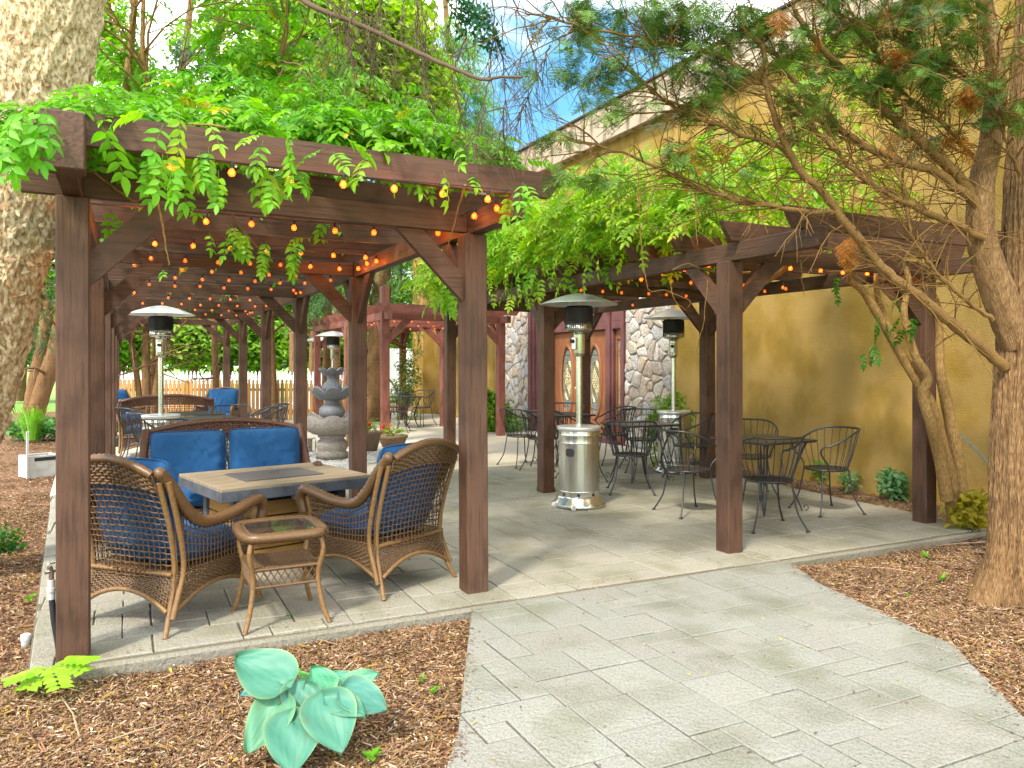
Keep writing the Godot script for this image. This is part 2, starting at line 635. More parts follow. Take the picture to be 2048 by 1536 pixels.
func pave(parent: Node3D, area: PackedVector2Array, origin: Vector2, cell: float, seed_: int, tone: Color) -> void:
	var r := RandomNumberGenerator.new()
	r.seed = seed_
	var lo := Vector2(1e9, 1e9)
	var hi := -lo
	for p in area:
		lo = lo.min(p)
		hi = hi.max(p)
	var x0 := int(floor((lo.x - origin.x) / cell)) - 1
	var x1 := int(ceil((hi.x - origin.x) / cell)) + 1
	var y0 := int(floor((lo.y - origin.y) / cell)) - 1
	var y1 := int(ceil((hi.y - origin.y) / cell)) + 1
	var used := {}
	var sizes := [Vector2i(2, 2), Vector2i(2, 2), Vector2i(3, 2), Vector2i(3, 2), Vector2i(2, 3), Vector2i(2, 1), Vector2i(1, 1), Vector2i(1, 2), Vector2i(3, 1)]
	var laid := 0
	var rest := Shape.new()
	for y in range(y0, y1):
		for x in range(x0, x1):
			if used.has(Vector2i(x, y)):
				continue
			var fit := Vector2i(1, 1)
			for k in 8:
				var sz: Vector2i = sizes[r.randi() % sizes.size()]
				var ok := true
				for i in sz.x:
					for j in sz.y:
						if used.has(Vector2i(x + i, y + j)):
							ok = false
				if ok and (sz != Vector2i(1, 1) or k > 4):
					fit = sz
					break
			for i in fit.x:
				for j in fit.y:
					used[Vector2i(x + i, y + j)] = true
			var g := 0.003 + 0.0018 * r.randf()
			var jit := func() -> Vector2: return Vector2(r.randf_range(-0.003, 0.003), r.randf_range(-0.003, 0.003))
			var a := origin + Vector2(x, y) * cell
			var b := a + Vector2(fit) * cell
			var rect := PackedVector2Array([a + Vector2(g, g) + jit.call(), Vector2(b.x - g, a.y + g) + jit.call(), b - Vector2(g, g) + jit.call(), Vector2(a.x + g, b.y - g) + jit.call()])
			for poly: PackedVector2Array in Geometry2D.intersect_polygons(rect, area):
				var ar := 0.0
				for i in poly.size():
					ar += poly[i].cross(poly[(i + 1) % poly.size()])
				if absf(ar) < 0.006:
					continue
				# the nearest three hundred singly, the rest as one part
				var s := Shape.new() if laid < 300 else rest
				s.col = tone * r.randf_range(0.88, 1.0)
				flat_poly(s, poly, r.randf_range(-0.003, 0.0015), -0.03, 0.005)
				laid += 1
				if laid <= 300:
					obj("paving_stone", s.mesh(), M["paving_%d" % (r.randi() % 5)], parent)
	if rest.v.size():
		obj("paving_stones", rest.mesh(), M.paving_0, parent).set_meta("kind", "stuff")


func make_ground() -> void:
	var s := Shape.new()
	s.quad(Vector3(-300, -0.16, 300), Vector3(300, -0.16, 300), Vector3(300, -0.16, -300), Vector3(-300, -0.16, -300), Vector3.UP)
	struct("ground", s.mesh(), M.lawn)
	# mulch beds with an uneven top
	var f := FastNoiseLite.new()
	f.seed = 5
	f.frequency = 0.9
	f.fractal_octaves = 4
	var rows := []
	for j in 96:
		var row := PackedVector3Array()
		var b := -1.5 + j * 0.14 if j < 90 else -1.5 + 89 * 0.14 + (j - 89) * 3.0
		for i in 110:
			var x := -6.0 + i * 0.14 if i < 106 else 8.7 + (i - 105) * 2.0
			if i == 0:
				x = -22.0
			elif i == 1:
				x = -12.0
			row.append(Vector3(x, -0.085 + 0.035 * f.get_noise_2d(x, b), -b))
		rows.append(row)
	s = Shape.new()
	s.sheet(rows)
	struct("mulch_bed", s.mesh(), M.mulch_bed)

	# patio slab, its stones, and the smooth pad behind
	var edge := PackedVector2Array([Vector2(-0.46, 4.43), Vector2(6.98, 4.43), Vector2(7.14, 7.2), Vector2(7.25, 9.3), Vector2(7.98, 9.6), Vector2(7.98, 23.0), Vector2(-1.4, 23.0), Vector2(-0.75, 9.0)])
	s = Shape.new()
	flat_poly(s, edge, -0.011, -0.2, 0.02)
	var patio := struct("patio", s.mesh(), M.joint)
	s = Shape.new()
	s.board(Vector3(-0.46, -0.07, -4.42), Vector3(6.98, -0.07, -4.42), 0.118, 0.05, 0.018)
	obj("edge", s.mesh(), M.slab_edge, patio)
	var area := PackedVector2Array([Vector2(-0.45, 4.447), Vector2(6.97, 4.447), Vector2(7.13, 7.2), Vector2(7.24, 9.3), Vector2(7.6, 9.45), Vector2(7.6, 10.2), Vector2(-0.83, 10.2), Vector2(-0.74, 9.0)])
	pave(patio, area, Vector2(-0.5, 4.45), 0.15, 21, Color(0.84, 0.80, 0.74))
	s = Shape.new()
	flat_poly(s, PackedVector2Array([Vector2(-0.84, 10.21), Vector2(7.97, 10.21), Vector2(7.97, 16.0), Vector2(-1.1, 16.0)]), -0.002, -0.03, 0.008)
	flat_poly(s, PackedVector2Array([Vector2(-1.1, 16.012), Vector2(7.97, 16.012), Vector2(7.97, 22.9), Vector2(-1.39, 22.9)]), -0.003, -0.03, 0.008)
	obj("concrete_pad", s.mesh(), M.smooth_concrete, patio)

	var way := PackedVector2Array([Vector2(1.86, 4.385), Vector2(1.19, 2.95), Vector2(0.98, 2.6), Vector2(0.55, 1.4), Vector2(0.2, 0.2), Vector2(2.5, 0.2), Vector2(2.95, 1.2), Vector2(3.38, 1.99), Vector2(3.93, 2.69), Vector2(4.02, 3.09), Vector2(4.21, 3.85), Vector2(4.47, 4.385)])
	s = Shape.new()
	flat_poly(s, way, -0.012, -0.2, 0.03)
	var path := struct("walkway", s.mesh(), M.joint)
	var rim := Geometry2D.offset_polygon(way, -0.005)
	pave(path, rim[0], Vector2(0.06, 0.1), 0.15, 8, Color(0.71, 0.72, 0.72))

	make_mulch(way)


func inside_any(p: Vector2, polys: Array) -> bool:
	for q: PackedVector2Array in polys:
		if Geometry2D.is_point_in_polygon(p, q):
			return true
	return false


func make_mulch(way: PackedVector2Array) -> void:
	# patches of wood chips, laid by the thousand
	var tones := [Color(0.29, 0.17, 0.085), Color(0.2, 0.105, 0.055), Color(0.40, 0.27, 0.155), Color(0.14, 0.07, 0.04), Color(0.33, 0.19, 0.09), Color(0.55, 0.42, 0.29), Color(0.33, 0.21, 0.05), Color(0.26, 0.135, 0.075)]
	var patches: Array[ArrayMesh] = []
	for k in 4:
		var s := Shape.new()
		for i in 150:
			var l := rr(0.003, 0.015) if i % 9 else rr(0.018, 0.06)
			var w := rr(0.0014, 0.0042)
			s.col = tones[rng.randi() % tones.size()] * rr(0.5, 1.15)
			var ba := Basis.from_euler(Vector3(rr(-0.5, 0.5), rr(0, TAU), rr(-0.5, 0.5)))
			var at := Vector3(rr(-0.13, 0.13), rr(-0.004, 0.012), rr(-0.13, 0.13))
			var x := ba.x * l
			var y := ba.y * w * 0.5
			var z := ba.z * w
			s.quad(at - x - z * 0.4, at - x * 0.6 + z + y, at + x + z * 0.4, at + x * 0.7 - z + y, ba.y)
			s.quad(at - x * 0.6 + z + y, at + x + z * 0.4, at + x - y * 2 + z * 0.4, at - x * 0.6 + z - y * 2, ba.z)
		patches.append(s.mesh())
	var block := [way, PackedVector2Array([Vector2(-0.47, 4.41), Vector2(6.98, 4.41), Vector2(7.2, 8), Vector2(7.25, 9.3), Vector2(8, 9.6), Vector2(8, 24), Vector2(-1.4, 24), Vector2(-0.75, 9.0)])]
	var f := FastNoiseLite.new()
	f.seed = 5
	f.frequency = 0.9
	f.fractal_octaves = 4
	var where := [[], [], [], []]
	var tint := [[], [], [], []]
	# (x from, x to, depth from, depth to, patches)
	for a: Array in [[-2.6, 1.9, 2.1, 4.5, 1300], [3.3, 7.4, 1.9, 4.5, 900], [-5.5, -0.4, 4.3, 10.0, 1500], [-10.0, -0.8, 10.0, 18.0, 700], [7.0, 8.0, 4.5, 9.4, 400], [6.0, 8.5, 3.0, 6.0, 300]]:
		for i in int(a[4]):
			var p := Vector2(rr(a[0], a[1]), rr(a[2], a[3]))
			if inside_any(p, block):
				continue
			var k := rng.randi() % 4
			where[k].append(Transform3D(Basis.from_euler(Vector3(0, rr(0, TAU), 0)).scaled(Vector3.ONE * rr(0.85, 1.35)), Vector3(p.x, -0.078 + 0.035 * f.get_noise_2d(p.x, p.y), -p.y)))
			tint[k].append(Color.WHITE * rr(0.75, 1.25))
	for k in 4:
		var o := many("mulch_chips", patches[k], M.chip, where[k], tint[k])
		tag(o, "shredded brown wood mulch covering the beds beside the paving", "mulch", "wood mulch over the beds", "stuff")
	# twigs and a few dead leaves lying about
	var s := Shape.new()
	for i in 70:
		var p := Vector2(rr(-2.4, 1.9), rr(2.3, 4.4)) if i % 2 else Vector2(rr(3.6, 7.0), rr(2.2, 4.4))
		if inside_any(p, block):
			continue
		var t := rr(0, TAU)
		var l := rr(0.05, 0.28)
		var q := Vector3(p.x, -0.06, -p.y)
		var d := Vector3(cos(t), 0, sin(t)) * l
		s.col = Color(0.36, 0.25, 0.16) * rr(0.5, 1.4)
		s.tube(PackedVector3Array([q - d, q + Vector3(rr(-0.02, 0.02), rr(0.0, 0.02), rr(-0.02, 0.02)), q + d * 0.6 + Vector3(0, 0.008, 0), q + d + Vector3(0, rr(-0.01, 0.03), rr(-0.03, 0.03))]), rr(0.0015, 0.0045), 5)
	tag(obj("fallen_twigs", s.mesh(), M.chip), "thin dry twigs lying scattered over the front mulch", "twigs", "", "stuff")
	s = Shape.new()
	for i in 60:
		var p := Vector2(rr(-2.4, 1.9), rr(2.3, 4.4)) if i % 2 else Vector2(rr(3.6, 7.0), rr(2.2, 4.4))
		if inside_any(p, block):
			continue
		s.col = [Color(0.5, 0.32, 0.2), Color(0.42, 0.22, 0.08), Color(0.62, 0.5, 0.36), Color(0.55, 0.42, 0.02)][rng.randi() % 4] * rr(0.7, 1.2)
		var ba := Basis.from_euler(Vector3(rr(-0.4, 0.4), rr(0, TAU), rr(-0.4, 0.4))) * rr(0.018, 0.042)
		leaf_blade(s, Transform3D(ba, Vector3(p.x, -0.055, -p.y)), 1.0, 0.42, 0.3)
	tag(obj("fallen_leaves", s.mesh(), M.chip), "dry tan and yellow leaves scattered over the mulch", "fallen leaves", "", "stuff")


# bits of bark and leaf blown onto the paving
func make_litter() -> void:
	var s := Shape.new()
	for i in 420:
		var p := Vector2(rr(0.8, 4.4), rr(1.6, 4.4)) if i % 3 else Vector2(rr(-0.3, 6.9), rr(4.5, 8.5))
		if i % 4 == 0:
			p = Vector2(rr(-0.3, 6.9), 4.47 + absf(rng.randfn(0, 0.06)))
		s.col = [Color(0.30, 0.18, 0.09), Color(0.18, 0.09, 0.045), Color(0.42, 0.32, 0.2), Color(0.5, 0.42, 0.04), Color(0.12, 0.08, 0.05)][rng.randi() % 5] * rr(0.6, 1.0)
		var on := Geometry2D.is_point_in_polygon(p, PackedVector2Array([Vector2(1.86, 4.385), Vector2(1.19, 2.95), Vector2(0.98, 2.6), Vector2(0.6, 1.5), Vector2(3.0, 1.5), Vector2(3.93, 2.69), Vector2(4.21, 3.85), Vector2(4.47, 4.385)])) or p.y > 4.45
		if on:
			leaf_blade(s, Transform3D(Basis.from_euler(Vector3(rr(-0.3, 0.3), rr(0, TAU), rr(-0.3, 0.3))), Vector3(p.x, 0.003, -p.y)), rr(0.008, 0.03), rr(0.004, 0.012), 0.3)
	var way := PackedVector2Array([Vector2(1.86, 4.385), Vector2(1.19, 2.95), Vector2(0.98, 2.6), Vector2(0.6, 1.5), Vector2(3.0, 1.5), Vector2(3.38, 1.99), Vector2(3.93, 2.69), Vector2(4.21, 3.85), Vector2(4.47, 4.385)])
	for i in 520:
		var k: int = [0, 1, 2, 5, 6, 7][rng.randi() % 6]
		var a := way[k]
		var d := way[k + 1] - a
		var p := a + d * rng.randf() + Vector2(d.y, -d.x).normalized() * absf(rng.randfn(0, 0.035)) * (-1.0 if k < 3 else -1.0)
		if not Geometry2D.is_point_in_polygon(p, way):
			continue
		s.col = [Color(0.29, 0.17, 0.085), Color(0.2, 0.105, 0.055), Color(0.40, 0.27, 0.155), Color(0.14, 0.07, 0.04)][rng.randi() % 4] * rr(0.5, 1.0)
		leaf_blade(s, Transform3D(Basis.from_euler(Vector3(rr(-0.3, 0.3), rr(0, TAU), rr(-0.3, 0.3))), Vector3(p.x, 0.003, -p.y)), rr(0.01, 0.035), rr(0.003, 0.008), 0.3)
	tag(obj("leaf_litter", s.mesh(), M.chip), "small brown flecks of leaf and bark strewn over the paving", "litter", "", "stuff")


# a pointed leaf lying along -z from the frame's origin, cupped
func leaf_blade(s: Shape, f: Transform3D, l: float, w: float, cup := 0.2, fine := false) -> void:
	var b := s.v.size()
	var nn := f.basis.y.normalized()
	var z := f.basis.z
	var x := f.basis.x
	var y := f.basis.y
	var o := f.origin
	var sta := [[0.0, 0.0, 0.0], [0.1, 0.6, 0.12], [0.28, 0.97, 0.26], [0.48, 1.0, 0.3], [0.68, 0.72, 0.2], [0.86, 0.33, -0.02], [1.0, 0.0, -0.24]] if fine else [[0.0, 0.0, 0.0], [0.32, 1.0, 0.3], [0.68, 0.72, 0.18], [1.0, 0.0, -0.22]]
	for k: Array in sta:
		var c = o - z * (l * k[0]) + y * (cup * l * (k[2] - 0.3) * 0.5)
		if k[1] == 0.0:
			s.put(c, nn)
		else:
			var h: Vector3 = x * (w * 0.5 * k[1])
			var u: Vector3 = y * (cup * w * 0.5)
			s.put(c - h + u, (nn + x.normalized() * cup).normalized())
			s.put(c, nn)
			s.put(c + h + u, (nn - x.normalized() * cup).normalized())
	var m := sta.size() - 2
	s.ix.append_array([b, b + 1, b + 2, b, b + 2, b + 3])
	for i in m - 1:
		var a := b + 1 + i * 3
		s.ix.append_array([a, a + 3, a + 4, a, a + 4, a + 1, a + 1, a + 4, a + 5, a + 1, a + 5, a + 2])
	var e := b + 1 + (m - 1) * 3
	s.ix.append_array([e, e + 3, e + 1, e + 1, e + 3, e + 2])


# ---------------------------------------------------------------- the building
func field_stones(panel: Node3D, b0: float, b1: float, top: float, seed_: int) -> void:
	var r := RandomNumberGenerator.new()
	r.seed = seed_
	var pts := PackedVector2Array()
	var step := 0.235
	var j := 0
	var y := 0.04
	while y < top + step:
		var x := b0 + (0.5 if j % 2 else 0.0) * step
		while x < b1 + step * 0.5:
			pts.append(Vector2(x + r.randf_range(-0.1, 0.1), y + r.randf_range(-0.1, 0.1)))
			x += step * r.randf_range(0.8, 1.5)
		y += step * 0.84
		j += 1
	for i in pts.size():
		var cell := PackedVector2Array([Vector2(b0, 0), Vector2(b1, 0), Vector2(b1, top), Vector2(b0, top)])
		for k in pts.size():
			if k == i or pts[k].distance_to(pts[i]) > 0.75:
				continue
			var mid := (pts[i] + pts[k]) * 0.5
			var d := (pts[k] - pts[i]).normalized()
			var e := Vector2(-d.y, d.x)
			var cut := Geometry2D.intersect_polygons(cell, PackedVector2Array([mid - e * 3, mid + e * 3, mid + e * 3 - d * 6, mid - e * 3 - d * 6]))
			if cut.size() == 0:
				cell = PackedVector2Array()
				break
			cell = cut[0]
		if cell.size() < 3:
			continue
		var inset := Geometry2D.offset_polygon(cell, -r.randf_range(0.004, 0.008))
		if inset.size() == 0:
			continue
		var ring: PackedVector2Array = inset[0]
		var out := PackedVector2Array()
		for k in ring.size():
			var a := ring[k]
			var b := ring[(k + 1) % ring.size()]
			out.append(a.lerp(b, 0.22))
			out.append(a.lerp(b, 0.78))
		var c := Vector2.ZERO
		for p in out:
			c += p / out.size()
		var s := Shape.new()
		s.col = Color.WHITE * r.randf_range(0.72, 1.0)
		var m := out.size()
		var proud := r.randf_range(0.035, 0.075)
		var tilt := Vector2(r.randf_range(-0.12, 0.12), r.randf_range(-0.12, 0.12))
		var rings: Array[PackedVector3Array] = []
		for lay: Array in [[1.0, 0.0], [1.0, 0.45], [0.9, 0.82], [0.55, 1.0]]:
			var q := PackedVector3Array()
			for p in out:
				var e: Vector2 = c + (p - c) * lay[0]
				var d: float = proud * lay[1] + (tilt.dot(e - c) + r.randf_range(-0.006, 0.006) if lay[1] > 0.3 else 0.0)
				q.append(Vector3(7.985 - maxf(d, -0.01), e.y, -e.x))
			rings.append(q)
		for li in 3:
			for k in m:
				var a := rings[li][k]
				var b := rings[li][(k + 1) % m]
				var a2 := rings[li + 1][k]
				var b2 := rings[li + 1][(k + 1) % m]
				var away := Vector3(-0.3, (a.y - c.y), -(-a.z - c.x)).normalized()
				var q := (b - a).cross(a2 - a).normalized()
				if q.dot(away) < 0:
					q = -q
				s.quad(a, b, b2, a2, q)
		var mid3 := Vector3(7.985 - proud * 1.03, c.y, -c.x)
		for k in m:
			var q := (rings[3][(k + 1) % m] - rings[3][k]).cross(mid3 - rings[3][k]).normalized()
			if q.x > 0:
				q = -q
			s.tri(rings[3][k], rings[3][(k + 1) % m], mid3, q)
		obj("stone", s.mesh(), M["field_stone_%d" % (r.randi() % 6)], panel)


func wall_box(s: Shape, x0: float, x1: float, y0: float, y1: float, b0: float, b1: float, w := 0.01) -> void:
	s.box(Vector3((x0 + x1) / 2, (y0 + y1) / 2, -(b0 + b1) / 2), Vector3(x1 - x0, y1 - y0, b1 - b0), Basis.IDENTITY, w)


func ring_tube(cy: float, cb: float, ry: float, rb: float, x: float, m := 36) -> PackedVector3Array:
	var p := PackedVector3Array()
	for i in m + 1:
		var t := TAU * i / m
		p.append(Vector3(x, cy + sin(t) * ry, -cb + cos(t) * rb))
	return p


func make_building() -> void:
	var g := thing("restaurant_building", Vector3.ZERO, 0, "tall ochre stucco building with stone-flanked entrance doors along the right", "building")
	var s := Shape.new()
	wall_box(s, 8.0, 8.4, -0.2, 5.6, -2.0, 11.72)
	wall_box(s, 8.0, 8.4, -0.2, 5.6, 15.32, 23.0)
	wall_box(s, 8.0, 8.4, 2.62, 5.6, 11.72, 15.32)
	wall_box(s, 8.4, 20.0, -0.2, 5.6, 22.6, 23.0)
	wall_box(s, 8.4, 20.0, -0.2, 5.6, -2.0, -1.6)
	wall_box(s, 19.6, 20.0, -0.2, 5.6, -1.6, 22.6)
	wall_box(s, 8.4, 19.6, 5.3, 5.6, -1.6, 22.6)
	obj("wall", s.mesh(), M.stucco, g)
	s = Shape.new()
	wall_box(s, 7.62, 8.02, -0.2, 5.5, 21.6, 22.5, 0.02)
	obj("corner_pilaster", s.mesh(), M.stucco, g)
	s = Shape.new()
	wall_box(s, 7.82, 8.4, 5.58, 6.22, -2.1, 23.2, 0.012)
	obj("parapet", s.mesh(), M.parapet_stucco, g)
	s = Shape.new()
	wall_box(s, 7.78, 8.44, 6.22, 6.27, -2.15, 23.25)
	var par := g.get_child(2)
	obj("coping", s.mesh(), M.cap_metal, par)
	# stone panels either side of the doors
	for e: Array in [[10.35, 11.66, 4], [15.38, 17.0, 5]]:
		s = Shape.new()
		wall_box(s, 7.965, 8.1, -0.05, 3.0, e[0] - 0.02, e[1] + 0.02)
		var pn := obj("stone_panel", s.mesh(), M.mortar, g)
		field_stones(pn, e[0], e[1], 2.98, e[2])
	# the dark hall behind the doors
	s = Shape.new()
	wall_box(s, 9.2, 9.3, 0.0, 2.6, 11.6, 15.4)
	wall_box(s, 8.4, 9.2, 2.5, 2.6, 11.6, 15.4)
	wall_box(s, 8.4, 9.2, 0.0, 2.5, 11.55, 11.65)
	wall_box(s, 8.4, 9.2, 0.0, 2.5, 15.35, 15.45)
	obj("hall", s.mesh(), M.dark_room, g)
	# frame: jambs, mullions and header of stepped boards
	var fr := Shape.new()
	for e: Array in [[11.70, 11.80, 7.93], [11.80, 11.86, 8.0], [12.14, 12.20, 8.0], [12.20, 12.34, 7.96], [14.46, 14.60, 7.96], [14.60, 14.64, 8.0], [14.96, 15.02, 8.0], [15.02, 15.12, 7.95], [15.12, 15.22, 7.91], [15.22, 15.34, 7.87]]:
		wall_box(fr, e[2], 8.3, 0.0, 2.62 if e[2] > 7.94 else 2.9, e[0], e[1], 0.008)
	for e: Array in [[2.12, 2.26, 7.97], [2.262, 2.6, 8.0]]:
		for q: Array in [[11.862, 12.138], [12.342, 14.458], [14.642, 14.958]]:
			wall_box(fr, e[2], 8.28, e[0], e[1], q[0], q[1], 0.008)
	wall_box(fr, 7.94, 8.2, 2.602, 2.9, 11.802, 15.02, 0.01)
	obj("door_frame", fr.mesh(), M.frame_paint, g)
	s = Shape.new()
	wall_box(s, 7.9, 8.4, -0.02, 0.05, 11.86, 14.96, 0.006)
	obj("threshold", s.mesh(), M.frame_paint, g)
	# two doors, each a slab with an oval hole
	for db: float in [13.4, 12.345]:
		var w := 1.05
		var hole := PackedVector2Array()
		for i in 40:
			var t := TAU * i / 40
			hole.append(Vector2(db + w / 2 + cos(t) * 0.235, 1.13 + sin(t) * 0.7))
		s = Shape.new()
		var outer := [Vector2(db, 0.05), Vector2(db + w, 0.05), Vector2(db + w, 2.11), Vector2(db, 2.11)]
		# top half and bottom half rings keep the polygon simple
		for half in 2:
			var poly := PackedVector2Array()
			if half == 0:
				poly.append_array(PackedVector2Array([Vector2(db + w, 1.13), Vector2(db + w, 2.11), Vector2(db, 2.11), Vector2(db, 1.13)]))
				for i in range(20, -1, -1):
					poly.append(hole[i])
			else:
				poly.append_array(PackedVector2Array([Vector2(db, 1.13), Vector2(db, 0.05), Vector2(db + w, 0.05), Vector2(db + w, 1.13)]))
				for i in range(40, 19, -1):
					poly.append(hole[i % 40])
			s.prism(poly, 0.05, Transform3D(Basis(Vector3(0, 0, -1), Vector3(0, 1, 0), Vector3(1, 0, 0)), Vector3(8.09, 0, 0)))
		var door := obj("door", s.mesh(), M.door_wood, g)
		s = Shape.new()
		s.tube(ring_tube(1.13, db + w / 2, 0.72, 0.255, 8.06), 0.028, 8, false)
		s.tube(ring_tube(1.13, db + w / 2, 0.69, 0.225, 8.055), 0.014, 6, false)
		obj("oval_frame", s.mesh(), M.door_wood, door)
		s = Shape.new()
		for i in 40:
			s.tri(Vector3(8.09, 1.13, -(db + w / 2)), Vector3(8.09, hole[i].y, -hole[i].x), Vector3(8.09, hole[(i + 1) % 40].y, -hole[(i + 1) % 40].x), Vector3(-1, 0, 0))
		obj("pane", s.mesh(), M.glass, door)
		s = Shape.new()
		leading(s, db + w / 2, 1.13, 0.7, 0.235)
		obj("leading", s.mesh(), M.brass, door)
		s = Shape.new()
		var hb := db + 0.09 if db > 13.0 else db + w - 0.09
		s.tube(PackedVector3Array([Vector3(8.06, 1.0, -hb), Vector3(7.99, 1.0, -hb), Vector3(7.99, 0.9, -hb), Vector3(8.06, 0.9, -hb)]), 0.011, 6)
		obj("handle", s.mesh(), M.brass, door)
	# sidelights
	for b: float in [12.0, 14.8]:
		s = Shape.new()
		for e: Array in [[-0.138, -0.09, 0.05, 2.118], [0.09, 0.138, 0.05, 2.118]]:
			wall_box(s, 8.06, 8.12, e[2], e[3], b + e[0], b + e[1], 0.004)
		wall_box(s, 8.062, 8.118, 0.05, 0.4, b - 0.09, b + 0.09, 0.004)
		wall_box(s, 8.062, 8.118, 1.93, 2.118, b - 0.09, b + 0.09, 0.004)
		var sl := obj("sidelight", s.mesh(), M.door_wood, g)
		s = Shape.new()
		s.quad(Vector3(8.09, 0.4, -b + 0.09), Vector3(8.09, 1.93, -b + 0.09), Vector3(8.09, 1.93, -b - 0.09), Vector3(8.09, 0.4, -b - 0.09), Vector3(-1, 0, 0))
		obj("pane", s.mesh(), M.glass, sl)
		s = Shape.new()
		leading(s, b, 1.165, 0.76, 0.088)
		obj("leading", s.mesh(), M.brass, sl)
	# a small lantern on the header
	var la := thing("wall_lantern", Vector3(7.9, 2.75, -12.1), 0, "small dark wall lantern above the narrow right sidelight", "lantern")
	s = Shape.new()
	s.box(Vector3(0.03, 0.02, 0), Vector3(0.02, 0.16, 0.1))
	s.tube(PackedVector3Array([Vector3(0.03, 0.05, 0), Vector3(-0.06, 0.1, 0), Vector3(-0.1, 0.05, 0)]), 0.01, 6)
	obj("bracket", s.mesh(), M.black_metal, la)
	s = Shape.new()
	s.lathe([[0.0, 0.06], [0.07, 0.02], [0.06, 0.01], [0.045, -0.1], [0.02, -0.13], [0.0, -0.14]], Vector3(-0.1, 0, 0), 10)
	obj("lamp_housing", s.mesh(), M.black_metal, la)


func leading(s: Shape, b: float, y: float, ry: float, rb: float) -> void:
	var x := 8.082
	for k in 7:
		var ph := -0.9 + 0.3 * k
		for sg: float in [-1.0, 1.0]:
			var p := PackedVector3Array()
			for i in 25:
				var t := -1.0 + 2.0 * i / 24
				var u := sg * 0.8 * sin(t * 2.2 + ph * 1.5)
				var lim := sqrt(maxf(0.0, 1.0 - t * t)) if rb > 0.1 else 1.0
				if absf(t) < 0.97:
					p.append(Vector3(x, y + t * ry * 0.62, -(b + u * rb * lim * 0.8)))
			if absf(ph) < 0.65:
				s.tube(p, 0.0055, 4)
	for t: float in [-0.75, -0.3, 0.3, 0.75]:
		var lim := sqrt(1.0 - t * t) if rb > 0.1 else 1.0
		s.tube(PackedVector3Array([Vector3(x, y + t * ry, -(b - rb * lim)), Vector3(x, y + t * ry, -(b + rb * lim))]), 0.005, 4)
	s.tube(ring_tube(y, b, ry * 0.1, rb * 0.5, x, 16), 0.007, 4)
	for t: float in [-0.55, 0.55] if rb > 0.1 else [-0.7, 0.7]:
		s.tube(PackedVector3Array([Vector3(x, y - ry * 0.8, -(b + t * rb)), Vector3(x, y + ry * 0.8, -(b + t * rb))]), 0.005, 4)


# ---------------------------------------------------------------- pergolas
# posts in two rows; headers run into the depth, crossbeams and rafters lie across
func rafter(p: Vector3, q: Vector3, h: float, w: float, cut: float) -> ArrayMesh:
	var s := Shape.new()
	var l := p.distance_to(q)
	var x := (q - p) / l
	var z := x.cross(Vector3.UP).normalized()
	s.prism(PackedVector2Array([Vector2(0, h), Vector2(l, h), Vector2(l - cut * 0.35, h * 0.55), Vector2(l - cut, 0), Vector2(cut, 0), Vector2(cut * 0.35, h * 0.55)]), w, Transform3D(Basis(x, Vector3.UP, z), p))
	return s.mesh()


func brace(a: Vector3, b: Vector3, h := 0.13, w := 0.05) -> ArrayMesh:
	# a diagonal with plumb-cut ends between a post and a beam
	var s := Shape.new()
	var d := Vector3(b.x - a.x, 0, b.z - a.z)
	var l := d.length()
	var x := d / l
	var r := b.y - a.y
	s.prism(PackedVector2Array([Vector2(0, 0), Vector2(l, r), Vector2(l - h * 1.35, r), Vector2(0, h * 1.35)]), w, Transform3D(Basis(x, Vector3.UP, x.cross(Vector3.UP)), a))
	return s.mesh()


